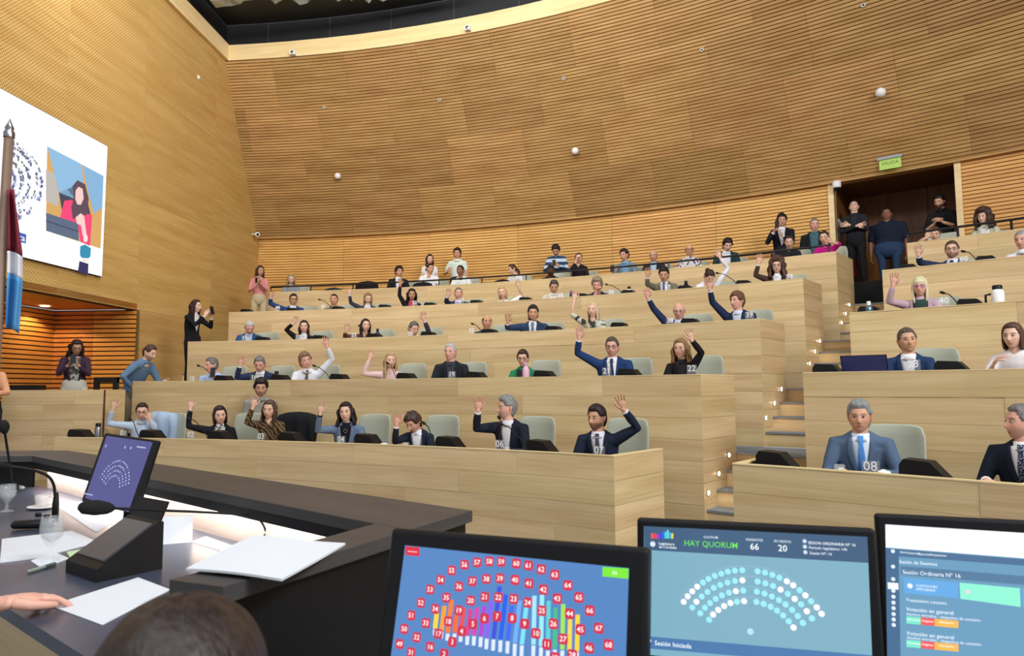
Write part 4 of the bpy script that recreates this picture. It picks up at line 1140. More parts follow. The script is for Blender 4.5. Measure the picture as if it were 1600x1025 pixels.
row(4, (1487.5, 391), off=0.95, yaw=-4, pitch=2, skin='fair', hair='short', hc=(84, 62, 48), beard=0.7, top='suit', outer=(42, 54, 84), inner=(226, 230, 240), tie=(36, 44, 70), glasses=(24, 22, 22), seed=44,
    arms={'R': dict(e=(1437, 410), h=(1434.5, 391.5))}, label='bearded man with dark glasses and navy suit, palm raised, fourth row right of the aisle')
row(4, (1597, 375), off=0.95, yaw=-20, pitch=10, skin='pink', hair='crop', hc=(150, 148, 146), top='shirt', outer=(236, 238, 242), seed=45,
    label='grey haired man in white shirt cut by the right edge, fourth row')
# gallery behind the parapet
def gal(px, off=0.75, **kw):
    return person(px, R=RK(5) + off, floor=FK(5) if 'fl' not in kw else kw.pop('fl'), **kw)
gal((455, 437), yaw=6, pitch=12, female=True, skin='fair', hair='long', hc=(150, 138, 116), top='blouse', outer=(136, 148, 162), seed=46, label='woman with ash blond hair in grey blue top seated at the gallery end')
gal((623.5, 425), yaw=24, pitch=4, skin='tan', hair='mop', hc=(30, 24, 22), top='suit', outer=(28, 28, 36), inner=WHT, seed=47, label='dark haired man in black suit seated in the gallery, left of the middle')
gal((671.5, 405.5), off=1.5, yaw=10, pitch=8, female=True, skin='fair', hair='long', hc=(44, 26, 26), top='blouse', outer=(232, 230, 230), sleeve=0.2, stand=True, seed=48, arms={'R': dict(down=1), 'L': dict(down=1)}, label='woman with long dark hair in sleeveless white top standing in the gallery')
gal((672, 420), off=0.8, yaw=30, pitch=8, skin='tan', hair='crop', hc=(34, 26, 24), top='tee', outer=(230, 230, 234), sleeve=0.25, seed=49, label='young man in white t-shirt seated in front of the woman with long dark hair')
gal((714.5, 396.5), off=1.45, yaw=-10, pitch=2, skin='tan', hair='mop', hc=(26, 22, 22), top='shirt', outer=(216, 226, 216), sleeve=0.3, stand=True, seed=50, arms={'R': dict(p=(0.18, 0.22, -0.26)), 'L': dict(down=1)}, label='young man in pale green white shirt standing in the gallery')
gal((719.5, 423), off=0.8, yaw=-34, pitch=4, skin='brown', hair='crop', hc=(18, 16, 18), top='tee', outer=(226, 232, 230), sleeve=0.25, seed=51, label='boy with black hair in white t-shirt seated below the young man in pale shirt')
gal((801, 421), off=0.85, yaw=-70, pitch=18, female=True, skin='fair', hair='tied', hc=(66, 40, 32), top='blouse', outer=(216, 216, 222), seed=52, label='girl with brown tied hair bending left in the gallery beside a black chair')
gal((868.5, 391), off=1.45, yaw=-6, pitch=38, skin='tan', hair='mop', hc=(20, 18, 22), top='tee', outer=('stripes', (196, 214, 228), (34, 62, 100), 2.2), sleeve=0.95, stand=True, seed=53, arms={'R': dict(p=(0.05, 0.26, -0.22)), 'L': dict(p=(-0.05, 0.26, -0.22))}, label='man in blue and white striped sweater standing and looking down at a phone')
gal((860.5, 423), off=0.7, yaw=0, pitch=30, skin='dark', hair='crop', hc=(18, 14, 14), top='tee', outer=(40, 30, 40), seed=54, label='person in dark top seated in front of the man in the striped sweater')
gal((904, 404), off=0.9, yaw=4, pitch=6, female=True, skin='fair', hair='tied', hc=(92, 66, 50), top='blouse', outer=(34, 28, 36), seed=55, arms={'R': dict(p=(0.02, 0.20, 0.10), up=1)}, label='woman in black top holding a hand to her mouth in the gallery')
gal((975.5, 399), off=0.9, yaw=-34, pitch=10, skin='tan', hair='quiff', hc=(38, 30, 30), top='jacket', outer=(116, 134, 142), inner=(120, 156, 186), seed=56, arms={'R': dict(p=(0.16, 0.30, -0.18))}, label='dark haired man in grey denim jacket seated with a phone in the gallery')
gal((1021, 400), off=0.9, yaw=-8, pitch=10, skin='tan', hair='bald', hc=(120, 110, 104), top='suit', outer=(34, 40, 48), inner=(170, 196, 220), seed=57, label='bald man in dark jacket and light blue shirt seated in the gallery')
gal((1077, 391), off=0.9, yaw=4, pitch=8, skin='tan', hair='bald', hc=(110, 100, 94), top='shirt', outer=('dots', (40, 40, 56), (216, 212, 216), 24), seed=58, glasses=(50, 40, 40), label='bald man in black and white patterned shirt in the gallery')
gal((1136.5, 383), off=0.9, yaw=16, pitch=30, skin='fair', hair='mop', hc=(20, 18, 20), top='jacket', outer=(36, 58, 62), inner=(226, 226, 230), seed=59, label='person with thick black hair in dark teal jacket looking down in the gallery')
gal((1221.5, 345), off=1.4, yaw=6, pitch=6, skin='tan', hair='mop', hc=(18, 16, 16), top='suit', outer=(30, 28, 36), inner=(226, 230, 236), stand=True, seed=60, arms={'R': dict(p=(0.10, 0.26, -0.02), up=1), 'L': dict(p=(0.0, 0.26, -0.10), up=1)}, label='young man in black suit standing and lifting a phone in the gallery')
gal((1233, 378.5), off=0.75, yaw=0, pitch=18, female=True, skin='fair', hair='tied', hc=(52, 36, 34), top='blouse', outer=(30, 32, 38), seed=61, label='woman in black top behind a dark laptop in the gallery')
gal((1272.5, 351.5), off=1.5, yaw=10, pitch=6, skin='pink', hair='crop', hc=(120, 116, 112), top='jacket', outer=(30, 32, 38), inner=(70, 104, 112), stand=True, seed=62, width=1.1, arms={'R': dict(down=1), 'L': dict(down=1)}, label='man with cropped grey hair in black jacket standing beside the door jamb')
gal((1288, 371.5), off=0.85, yaw=-14, pitch=12, female=True, skin='fair', hair='tied', hc=(54, 36, 34), top='blouse', outer=(214, 34, 146), sleeve=0.62, seed=63, arms={'L': dict(e=(1311, 381), h=(1295, 374))}, label='woman in magenta sweater with hand at her cheek, gallery beside the aisle')
gal((1461, 366), off=0.8, yaw=-6, pitch=18, female=True, skin='fair', hair='tied', hc=(84, 60, 50), top='blouse', outer=(232, 230, 230), sleeve=0.3, seed=64, arms={'R': dict(e=(1438, 377), h=(1450, 366))}, label='woman in white top shading her eyes below the bearded man in black')
person((1468, 316), R=RW + 0.38, floor=DFZ, yaw=-24, pitch=14, skin='tan', hair='quiff', hc=(22, 18, 18), beard=0.9, top='shirt', outer=(28, 28, 32), sleeve=0.6, stand=True, legs=(28, 28, 32), seed=65, arms={'R': dict(p=(0.04, 0.22, -0.22)), 'L': dict(p=(-0.02, 0.22, -0.20))}, label='bearded man in black shirt with hands clasped at the right side of the doorway')
gal((1537, 340), off=1.15, yaw=-26, pitch=2, female=True, skin='fair', hair='curly', hc=(66, 44, 36), top='jacket', outer=(196, 198, 168), inner=(234, 234, 234), seed=66, size=1.0, label='woman with large curly brown hair and pale green jacket, right gallery')
# doorway
person((1334.5, 323.5), R=RW + 0.25, floor=DFZ, yaw=-4, pitch=-14, skin='fair', hair='crop', hc=(60, 54, 50), top='suit', outer=(38, 38, 42), inner=(44, 46, 52), stand=True, legs=(26, 26, 30), seed=67, arms={'R': dict(cross=1), 'L': dict(cross=1)}, label='guard in dark suit with folded arms standing in the doorway')
person((1385.5, 335), R=RW + 0.45, floor=DFZ, yaw=-4, pitch=-2, skin='brown', hair='crop', hc=(24, 18, 18), width=1.45, top='tee', outer=(26, 34, 52), sleeve=0.45, stand=True, legs=(44, 64, 94), seed=68, arms={'R': dict(down=1), 'L': dict(down=1)}, label='broad man in navy polo shirt and jeans standing in the doorway')
# left side
person((406.5, 424), R=RK(5) - 0.32, floor=FK(4), yaw=24, pitch=4, female=True, skin='olive', hair='long', hc=(44, 30, 28), top='blouse', outer=(208, 138, 136), stand=True, legs=(186, 170, 136), seed=69, arms={'R': dict(p=(0.02, 0.22, -0.10), up=0.6), 'L': dict(p=(0.0, 0.22, -0.05), up=0.6)}, label='woman in pink shirt and beige trousers standing in the corner by the left wall')
person((306, 479), D=12.62, floor=FK(3), yaw=58, body=44, pitch=2, female=True, skin='fair', hair='long', hc=(48, 24, 24), top='suit', outer=(22, 24, 30), inner=(216, 214, 216), stand=True, legs=(24, 24, 30), seed=70, arms={'R': dict(p=(0.05, 0.36, 0.02), up=0.6), 'L': dict(p=(-0.05, 0.36, 0.0), up=0.6)}, label='woman in black suit filming with a phone, standing by the perforated wall')
person((233.5, 551.5), D=10.95, floor=FK(2), yaw=56, body=50, pitch=22, skin='fair', hair='short', hc=(70, 50, 42), beard=0.6, top='shirt', outer=(96, 124, 154), stand=True, legs=(150, 138, 112), seed=71, lean=(0.06, 0.24), arms={'L': dict(p=(-0.12, 0.34, -0.32), up=-0.4), 'R': dict(p=(0.2, 0.02, -0.46), up=-0.6)}, label='bearded man in blue shirt leaning over the left end of the second row')
person((119.5, 543.5), D=11.0, floor=-0.97, yaw=8, pitch=20, female=True, skin='olive', hair='wavy', hc=(50, 34, 30), top='jacket', outer=(66, 46, 62), inner=('noise', (90, 88, 84), (200, 196, 186), 18), stand=True, legs=(206, 204, 190), seed=72, glasses=(30, 26, 26), width=1.1, arms={'R': dict(p=(0.04, 0.26, -0.08), up=0.6), 'L': dict(p=(-0.03, 0.26, -0.08), up=0.6)}, label='woman in plum jacket reading her phone in the wall recess')
person((-15, 562), D=8.9, floor=-1.25, yaw=20, pitch=10, female=True, skin='fair', hair='long', hc=(44, 30, 28), top='blouse', outer=(226, 168, 130), stand=True, seed=73, label='woman with dark hair and peach top cut by the left edge')
# ------------------------------------------------------------------ seats, desk sets and small things in the rows
def short(lab, n=10):
    w = lab.split(',')[0].split()
    w = w[:n]
    while w[-1] in ('and', 'with', 'in', 'at', 'the', 'over', 'under', 'a', 'of', 'his', 'her', 'behind', 'to'): w.pop()
    return ' '.join(w)
def make_chair():
    root = empty('office_chair', (0, 0, 0))
    m = MB()
    vs = []; n = 8
    for side in (0, 1):
        for i in range(7):
            t = i / 6; z = 0.50 + 0.60 * t
            for k in range(n + 1):
                x = (k / n * 2 - 1); e = 1 - 0.10 * max(0, (t - 0.8) / 0.2) ** 2
                y = -0.22 - 0.05 * t + 0.05 * x * x - (0.055 if side else 0) * (1 - 0.35 * abs(x) ** 4)
                vs.append((x * 0.235 * e, y, z - 0.02 * x ** 4 * (t > 0.9)))
    N = 7 * (n + 1); fs = []
    for i in range(6):
        for k in range(n):
            a = i * (n + 1) + k; fs.append((a, a + 1, a + n + 2, a + n + 1)); fs.append((a + N, a + n + 1 + N, a + n + 2 + N, a + 1 + N))
    for k in range(n): fs.append((k, k + N, k + 1 + N, k + 1)); a = 6 * (n + 1) + k; fs.append((a, a + 1, a + 1 + N, a + N))
    for i in range(6):
        a = i * (n + 1); fs.append((a, a + n + 1, a + n + 1 + N, a + N)); b = a + n; fs.append((b, b + N, b + n + 1 + N, b + n + 1))
    m.add(vs, fs, 0, True); o = m.build('backrest', M_CHAIR, root)
    bv = o.modifiers.new('b', 'BEVEL'); bv.width = 0.015; bv.segments = 2
    m = MB(); loft(m, [(0, -0.24, 0.46), (0, -0.18, 0.455), (0, 0.18, 0.455), (0, 0.23, 0.44)], [0.21, 0.24, 0.25, 0.22], [0.035, 0.045, 0.045, 0.03], (1, 0, 0), 14); m.build('seat', M_CHAIR, root)
    m = MB(); tube(m, [(0, 0, 0.08), (0, 0, 0.42)], 0.03); m.build('column', M_METAL, root)
    m = MB()
    for k in range(5):
        a = 2 * math.pi * k / 5; loft(m, [(0, 0, 0.09), (0.27 * math.cos(a), 0.27 * math.sin(a), 0.05)], [0.028, 0.018], [0.022, 0.014], None, 6)
        lathe(m, (0.27 * math.cos(a), 0.27 * math.sin(a), 0.0), [(0, 0), (0.025, 0.006), (0.025, 0.044), (0, 0.05)], 8)
    m.build('star_base', M_BLACK, root)
    for s in (-1, 1):
        m = MB(); tube(m, [(s * 0.24, -0.18, 0.46), (s * 0.27, -0.16, 0.66), (s * 0.27, 0.10, 0.67)], 0.016, 6); m.build('armrest', M_CHAIR, root)
    return root
proto_chair = make_chair(); used_chair = False
def place(proto, first, loc, fwd, **t):
    o = proto if first else copy_tree(proto)
    o.location = tuple(loc); o.rotation_euler = (0, 0, math.atan2(-fwd[0], fwd[1]))
    return tag(o, **t)
def inward(p): return nrm(A(CX - p[0], CY - p[1], 0))
def tang(p): f = inward(p); return A(-f[1], f[0], 0)     # to the right in the photograph
for root, H, shc, fb, rb, fl, st in PEOPLE:
    if st or fl < -1.5: continue
    R = math.hypot(H[0] - CX, H[1] - CY)
    c = P(R + 0.20, theta(H), fl + 0.01) + tang(H) * (0.13 if fl < 1.3 else 0.05)
    R2 = math.hypot(c[0] - CX, c[1] - CY)
    place(proto_chair, not used_chair, c, inward(c), label='sage leather chair of the ' + short(root['label'], 9), cat='chair', group='chairs of the delegates' if fl < 1.3 else 'chairs in the gallery')
    used_chair = True

def make_console():
    """wedge with its touch screen towards the delegate (+y is towards the hall), gooseneck microphone"""
    root = empty('desk_console', (0, 0, 0))
    m = MB(); pr = [(-0.15, 0), (0.17, 0), (0.165, 0.05), (0.04, 0.185), (-0.115, 0.195), (-0.14, 0.16)]
    prism(m, [(-x, -0.10, z) for x, z in pr], (0, 0.16, 0)); m.build('housing', M_BLACK, root)
    m = MB(); prism(m, [(0.10, -0.1002, 0.03), (0.105, -0.1002, 0.15), (-0.03, -0.1002, 0.15), (-0.10, -0.1002, 0.05)], (0, -0.004, 0)); m.build('touch_screen', emit('touch screen', (60, 66, 120), 0.8), root)
    return root
def make_mic(seed, reach=None):
    root = empty('gooseneck_microphone', (0, 0, 0))
    r = random.Random(seed); rx = r.uniform(0.17, 0.33); hz = r.uniform(0.20, 0.34)
    if reach: rx, hz = reach
    pts = [(0, 0, 0), (0.02, 0, 0.10), (0.07, 0, 0.19), (rx * 0.7, -0.02, hz * 0.92), (rx, -0.04, hz)]
    m = MB(); tube(m, pts, 0.0055, 6); m.build('stalk', M_BLACK, root)
    e, d = A(*pts[-1]), nrm(A(*pts[-1]) - A(*pts[-2]))
    m = MB(); loft(m, [e - d * 0.01, e + d * 0.012, e + d * 0.04], [0.010, 0.016, 0.014], None, None, 10); m.build('capsule', M_BLACK, root)
    m = MB(); lathe(m, (0, 0, 0), [(0, 0), (0.03, 0), (0.028, 0.014), (0.012, 0.02), (0, 0.02)], 12); m.build('foot', M_BLACK, root)
    return root
pc = make_console(); pms = [make_mic(i) for i in range(4)] + [make_mic(9, (0.17, 0.27))]; usedc = False; usedm = [False] * 5
CONS = {1: [(238, 1), (345, 1), (456, 0), (575, 0), (703, 1), (846, 1), (1213, 0), (1443, 0), (126, 0)], 2: [(352, 1), (440, 0), (532, 1), (637, 1), (746, 0), (853, 0), (986, 0), (1297, 0), (1492, 0)],
        3: [(413, 0), (503, 0), (588, 1), (672, 0), (768, 1), (868, 1), (971, 0), (1082, 0), (1364, 0), (1523, 2)],
        4: [(389, 0), (461, 0), (532, 1), (604, 0), (675, 0), (747, 0), (824, 0), (912, 0), (985, 1), (1074, 0), (1166, 1), (1425, 0), (1549, 2)]}
def nearest(k, u):
    best = None
    for root, H, *_r in PEOPLE:
        fl = _r[3]
        if abs(fl - FK(k)) > 0.01: continue
        uu = 800 + FPX * H.dot(CR) / H.dot(CF)
        if best is None or abs(uu - u) < best[0]: best = (abs(uu - u), root['label'], uu)
    return best
used_labels = {}
for k, lst in CONS.items():
    vq = {1: 690, 2: 590, 3: 510, 4: 450}[k]
    for j, (u, mic) in enumerate(lst):
        p = on_cyl(u, vq, RK(k) + 0.26); p[2] = ZK(k) - 0.105
        b = nearest(k, u); sd = 'right' if u > b[2] else 'left'
        lab = 'black desk console %s of the %s' % (sd, short(b[1], 9))
        if lab in used_labels: lab = 'black desk console further %s of the %s' % (sd, short(b[1], 8))
        used_labels[lab] = 1
        f = inward(p)
        place(pc, not usedc, p, f, label=lab, cat='console', group='desk consoles'); usedc = True
        if mic:
            i = (j + k) % 4 if mic == 1 else 4
            q = P(RK(k) + 0.16, theta(p), ZK(k) - 0.105) - tang(p) * 0.08
            place(pms[i], not usedm[i], q, f, label='gooseneck microphone by the console %s of the %s' % (sd, short(b[1], 7)), cat='microphone', group='gooseneck microphones'); usedm[i] = True
for i in range(5):
    if not usedm[i]:
        for ch in list(pms[i].children): bpy.data.objects.remove(ch)
        bpy.data.objects.remove(pms[i])

PLATES = [(1, 193, 677, '01'), (1, 298, 679, '02'), (1, 408, 682, '03'), (1, 533, 687, '04'), (1, 652, 689, '05'), (1, 781, 694, '06'), (1, 936, 704, '07'), (1, 1360, 729, '08'),
          (2, 300, 592, '15'), (2, 397, 590, '16'), (2, 706, 585, '19'), (2, 948, 580, '21'), (2, 1081, 576, '22'), (2, 1427, 569, '23'), (3, 382, 528, '31'), (3, 466, 527, '32'), (3, 553, 524, '33'),
          (3, 641, 521, '34'), (3, 737, 516, '35'), (3, 935, 505, '37'), (3, 1047, 501, '38'), (3, 1171, 492, '39'), (3, 1475, 470, '40'), (4, 434, 481, '49'), (4, 505, 479, '50'), (4, 575, 477, '51'), (4, 648, 473, '52'), (4, 721, 469, '53'),
          (4, 876, 461, '55'), (4, 955, 456, '56'), (4, 1043, 449, '57'), (4, 1234, 432, '59'), (4, 1506, 405, '60')]
M_INK = flat('white lettering', (245, 246, 248), 0.5)
for k, u, v, s in PLATES:
    p = on_cyl(u, v, RK(k) + 0.10); zt = ZK(k) - 0.105; zc = max(p[2], ZK(k) + 0.02)
    f, t = inward(p), tang(p)
    root = empty('number_plate', (p[0], p[1], zt), 'clear number plate lettered %s in front of the %s' % (s, short(nearest(k, u)[1], 7)), 'number plate', 'seat number plates')
    m = MB(); box(m, A(p[0], p[1], (zt + zc + 0.04) / 2), t * 0.055, f * 0.0025, A(0, 0, (zc + 0.04 - zt) / 2)); m.build('plate', M_ACRYL, root)
    m = MB(); text(m, s, A(p[0], p[1], zc) + f * 0.0035, t, UP, 0.092); m.build('digits', M_INK, root)
    m = MB(); box(m, A(p[0], p[1], zt + 0.004), t * 0.055, f * 0.03, A(0, 0, 0.004)); m.build('foot', M_ACRYL, root)

def desk_point(k, u, off=0.15):
    p = on_cyl(u, {1: 690, 2: 590, 3: 510, 4: 450}[k], RK(k) + off); p[2] = ZK(k) - 0.105; return p
def bottle(p, name, label, prof, mat, capmat, cat='bottle', capfrom=None):
    root = empty(name, tuple(p), label, cat)
    m = MB(); lathe(m, p, [(0, 0)] + prof + [(0, prof[-1][1])], 18); m.build('flask', mat, root, p)
    h = prof[-1][1]; r = capfrom
    m = MB(); lathe(m, p + A(0, 0, h), [(r, 0), (r, 0.035), (r * 0.85, 0.045), (0, 0.045)], 16); m.build('lid', capmat, root, p)
    return root
bottle(P(RK(1) + 0.3, theta(desk_point(1, 138)), ZK(1) - 0.105), 'thermos_flask', 'brushed steel thermos at the left end of the front row', [(0.038, 0), (0.04, 0.01), (0.04, 0.20), (0.032, 0.225)], M_METAL, M_BLACK, capfrom=0.032)
bottle(desk_point(3, 590, 0.3), 'water_bottle', 'dark blue bottle beside the woman in brown top, third row', [(0.036, 0), (0.04, 0.01), (0.04, 0.20), (0.02, 0.23)], flat('navy bottle', (36, 46, 74), 0.35), M_BLACK, capfrom=0.022)
bottle(desk_point(2, 432, 0.3), 'thermos_flask', 'dark thermos beside the man in navy blazer looking down, second row', [(0.045, 0), (0.048, 0.01), (0.048, 0.16), (0.03, 0.20)], flat('graphite', (60, 62, 66), 0.35, 0.4), M_BLACK, capfrom=0.03)
bottle(desk_point(2, 822, 0.2), 'water_bottle', 'pink bottle in front of the woman in green jacket', [(0.040, 0), (0.044, 0.01), (0.044, 0.20), (0.022, 0.245)], flat('pink bottle', (222, 176, 200), 0.5), flat('pink lid', (206, 160, 190), 0.5), capfrom=0.022)
bottle(desk_point(4, 893, 0.3), 'water_bottle', 'purple topped dark bottle between the man in beige and the curly haired person', [(0.036, 0), (0.038, 0.01), (0.038, 0.20), (0.03, 0.22)], flat('plum bottle', (52, 40, 58), 0.35), flat('purple lid', (120, 84, 140), 0.4), capfrom=0.03)
bottle(desk_point(4, 983, 0.3), 'thermos_flask', 'black and white thermos on the fourth row left of the man in olive suit', [(0.036, 0), (0.038, 0.01), (0.038, 0.19), (0.026, 0.215)], M_WHITE, M_BLACK, capfrom=0.028)
bottle(desk_point(4, 1072, 0.3), 'water_bottle', 'black bottle right of the man in olive grey suit', [(0.042, 0), (0.046, 0.01), (0.046, 0.19), (0.026, 0.23)], M_BLACK, M_BLACK, capfrom=0.026)
bottle(desk_point(3, 1359, 0.2), 'water_bottle', 'teal clear bottle left of the platinum blond woman', [(0.038, 0), (0.04, 0.01), (0.04, 0.17), (0.024, 0.20)], glassmat('teal plastic', (70, 110, 120), 0.8), M_WHITE, capfrom=0.022)
th = bottle(desk_point(3, 1562, 0.2), 'thermos_flask', 'white thermos with black lid and handle at the right end of the third row', [(0.056, 0), (0.058, 0.01), (0.058, 0.23), (0.045, 0.26)], M_WHITE, M_BLACK, capfrom=0.046)
m = MB(); q = desk_point(3, 1562, 0.2); t = tang(q); tube(m, [q - t * 0.05 + UP * 0.22, q - t * 0.105 + UP * 0.21, q - t * 0.105 + UP * 0.10, q - t * 0.055 + UP * 0.08], 0.012, 6); m.build('handle', M_BLACK, th, th.location)
def tumbler(p, label, r=0.036, h=0.115, mat=M_GLASS, nm='glass_tumbler', cat='glass'):
    m = MB(); lathe(m, p, [(0, 0.004), (r * 0.8, 0.004), (r, h), (r - 0.003, h), (r * 0.8 - 0.003, 0.01), (0, 0.01)], 16)
    m.build(nm, mat, None, p, label, cat)
tumbler(desk_point(1, 634, 0.12) , 'glass of water left of plate 05', h=0.13)
tumbler(desk_point(1, 791, 0.12) , 'glass of water right of plate 06', h=0.13)
tumbler(desk_point(1, 1310, 0.12), 'glass of water left of the man with the blue tie', h=0.14)
tumbler(desk_point(1, 1379, 0.12), 'white cup in front of the man with the blue tie', 0.04, 0.115, M_WHITE, 'coffee_cup', 'cup')
tumbler(desk_point(1, 600, 0.12), 'white cup left of the person in dark navy jacket looking down', 0.034, 0.115, M_WHITE, 'coffee_cup', 'cup')
tumbler(desk_point(3, 1423, 0.12), 'white cup in front of the platinum blond woman', 0.04, 0.12, M_WHITE, 'coffee_cup', 'cup')
tumbler(desk_point(3, 1581, 0.12), 'small white cup right of the white thermos', 0.03, 0.12, M_WHITE, 'coffee_cup', 'cup')

# open laptop beside the man in navy blazer (number 23)
def laptop(p, f, t, label, rgb, w=0.17, h=0.22, lit=0.0):
    root = empty('laptop', tuple(p), label, 'laptop')
    m = MB(); box(m, p + UP * 0.01 - f * 0.11, t * w, f * 0.11, UP * 0.009); m.build('base', M_BLACK, root, p)
    m = MB(); box(m, p + UP * (0.015 + h / 2) + f * 0.03, t * w, f * 0.004 + UP * 0.0, UP * (h / 2) + f * 0.04); m.build('lid', M_BLACK, root, p)
    m = MB(); box(m, p + UP * (0.017 + h / 2) + f * 0.0355, t * (w - 0.008), f * 0.001, UP * (h / 2 - 0.008) + f * 0.04); m.build('lid_cover', flat('laptop cover', rgb, 0.4), root, p)
    return root
q = desk_point(2, 1353, 0.30); laptop(q, inward(q), tang(q), 'dark blue open laptop left of the man in navy blazer, second row', (52, 58, 112), 0.20, 0.25)
q = P(RK(5) + 0.25, theta(on_cyl(1216, 400, RK(5))), 2.03); laptop(q, inward(q), tang(q), 'dark laptop in front of the seated woman in black, gallery', (40, 46, 58), 0.17, 0.22)
# gallery writing ledge behind the parapet
for a, b, w in ((th_left(RK(5)) + 0.01, th_end(RK(5)) - 0.004, 'left'), (AISLE + 0.004, TH_R, 'right')):
    m = MB(); arcbox(m, RK(5) + 0.052, RK(5) + 0.42, a, b, 2.0, 2.03, 16)
    m.build('writing_ledge', W_DESK, None, P(RK(5), (a + b) / 2, 2.0), 'narrow pale wood ledge behind the gallery parapet, %s of the aisle' % w, 'shelf')
# coats on chairs
def coat(px, R, fl, rgb, label, w=0.27, h=0.50, zt=1.12, u0=None):
    p = on_cyl(px, 600, R); p[2] = fl; f, t = inward(p), tang(p); root_m = MB()
    n = 10; vs = []
    for s in (0, 1):
        for i in range(7):
            for k in range(n + 1):
                x = k / n * 2 - 1; tt = i / 6
                z = zt - 0.02 * x * x * 2 - h * tt
                d = 0.075 + 0.02 * math.sin(5 * x + 3 * tt) + 0.02 * math.sin(9 * x - 2 * tt) + (0.0 if s == 0 else -0.14)
                if i == 0: d *= 0.5
                vs.append(p + t * x * (w + 0.02 * math.sin(4 * tt)) + UP * z + f * d)
    N = 7 * (n + 1); fs = []
    for i in range(6):
        for k in range(n):
            a = i * (n + 1) + k; fs.append((a, a + n + 1, a + n + 2, a + 1)); fs.append((a + N, a + 1 + N, a + n + 2 + N, a + n + 1 + N))
    for k in range(n): fs.append((k, k + 1, k + 1 + N, k + N))
    for i in range(6):
        a = i * (n + 1); fs.append((a, a + N, a + n + 1 + N, a + n + 1)); b = a + n; fs.append((b, b + n + 1, b + n + 1 + N, b + N))
    root_m.add(vs, fs, 0, True); return root_m.build('coat', cloth(rgb), None, p, label, 'coat')
coat(252, RK(1) + 1.27, FK(1), (170, 190, 214), 'light blue jacket hung over the chair of the woman in light blue shirt', 0.24, zt=1.13)
coat(466, RK(1) + 1.30, FK(1), (26, 28, 32), 'black coat hung over the chair beside the woman in striped blouse', 0.26, zt=1.13)
coat(572, RK(5) + 1.0, FK(5), (26, 24, 24), 'black coat heaped on a gallery chair above the woman in grey jacket', 0.24, 0.5, 1.12)
coat(519, RK(5) + 0.9, FK(5), (40, 52, 58), 'dark grey coat on a gallery chair above the man in khaki shirt', 0.2, 0.5, 0.98)
coat(786, RK(5) + 0.9, FK(5), (30, 28, 30), 'black jacket on the chair left of the girl in the gallery', 0.18, 0.4, 0.98)
coat(660, RK(5) + 0.62, FK(5), (28, 28, 32), 'black coat in front of the young man in white t-shirt', 0.2, 0.4, 0.98)

# phones
def phone(c, f, t, label, tilt=0.3):
    root = empty('phone', tuple(c), label, 'phone')
    m = MB(); u = nrm(UP - f * tilt); n = np.cross(t, u); box(m, c, t * 0.036, n * 0.005, u * 0.074); m.build('case', M_BLACK, root, c)
    m = MB(); box(m, c + n * 0.0055, t * 0.033, n * 0.0006, u * 0.070); m.build('glass', flat('phone glass', (30, 34, 44), 0.15), root, c)
def find(txt): return next(p for p in PEOPLE if txt in p[0]['label'])
for txt, off, lab in (('plum jacket', (0.0, 0.33, -0.05), 'white cased phone held by the woman in plum jacket'), ('black suit filming', (0.0, 0.43, 0.06), 'phone held up by the woman in black suit'),
                      ('looking left over a phone', (-0.04, 0.36, 0.04), 'phone held by the grey haired man in light blue shirt'),
                      ('lifting a phone', (0.05, 0.33, 0.04), 'phone lifted by the young man in black suit in the gallery'),
                      ('striped sweater', (0.0, 0.33, -0.20), 'phone in the hands of the man in the striped sweater'),
                      ('denim jacket', (0.16, 0.37, -0.15), 'phone held by the man in grey denim jacket')):
    pr = find(txt); phone(pr[2] + pr[4] * off[0] + pr[3] * off[1] + UP * off[2], pr[3], pr[4], lab)
# microphone held at the mouth of the man in profile
pr = find('seen in profile'); c = at_depth(779, 651, (pr[1]).dot(CF) - 0.10)
root = empty('handheld_microphone', tuple(c), 'black microphone at the mouth of the grey haired man in profile', 'microphone')
e = desk_point(1, 772, 0.2)
m = MB(); loft(m, [c, c + A(0.015, 0, -0.02)], [0.02, 0.016], None, None, 10); m.build('capsule', M_BLACK, root, c)
m = MB(); tube(m, [c + A(0.01, 0, -0.02), c * 0.6 + e * 0.4 + A(0.05, 0, 0.05), e], 0.006, 6); m.build('stalk', M_BLACK, root, c)

# ------------------------------------------------------------------ rails
def gallery_rail(us, ua, ub, label, h):
    th = lambda u, v=420: theta(on_cyl(u, v, RK(5) + 0.02))
    a, b = th(ua), th(ub)
    root = empty('handrail', P(RK(5) + 0.02, (a + b) / 2, 2.157), label, 'railing')
    m = MB(); tube(m, [P(RK(5) + 0.02, a + (b - a) * i / 24, 2.157 + h) for i in range(25)], 0.018, 8); m.build('top_bar', M_RAIL, root, root.location)
    for u in us:
        t = th(u); m = MB(); box(m, P(RK(5) + 0.02, t, 2.155 + h / 2), A(0.012, 0, 0), A(0, 0.012, 0), A(0, 0, h / 2)); m.build('post', M_RAIL, root, root.location)
gallery_rail([424, 486, 552, 618, 686, 753, 822, 893, 966, 1045, 1126, 1210, 1297], 424, 1300, 'dark steel handrail along the left gallery parapet', 0.12)
gallery_rail([1421, 1500, 1585], 1421, 1640, 'dark steel handrail along the right gallery parapet', 0.15)
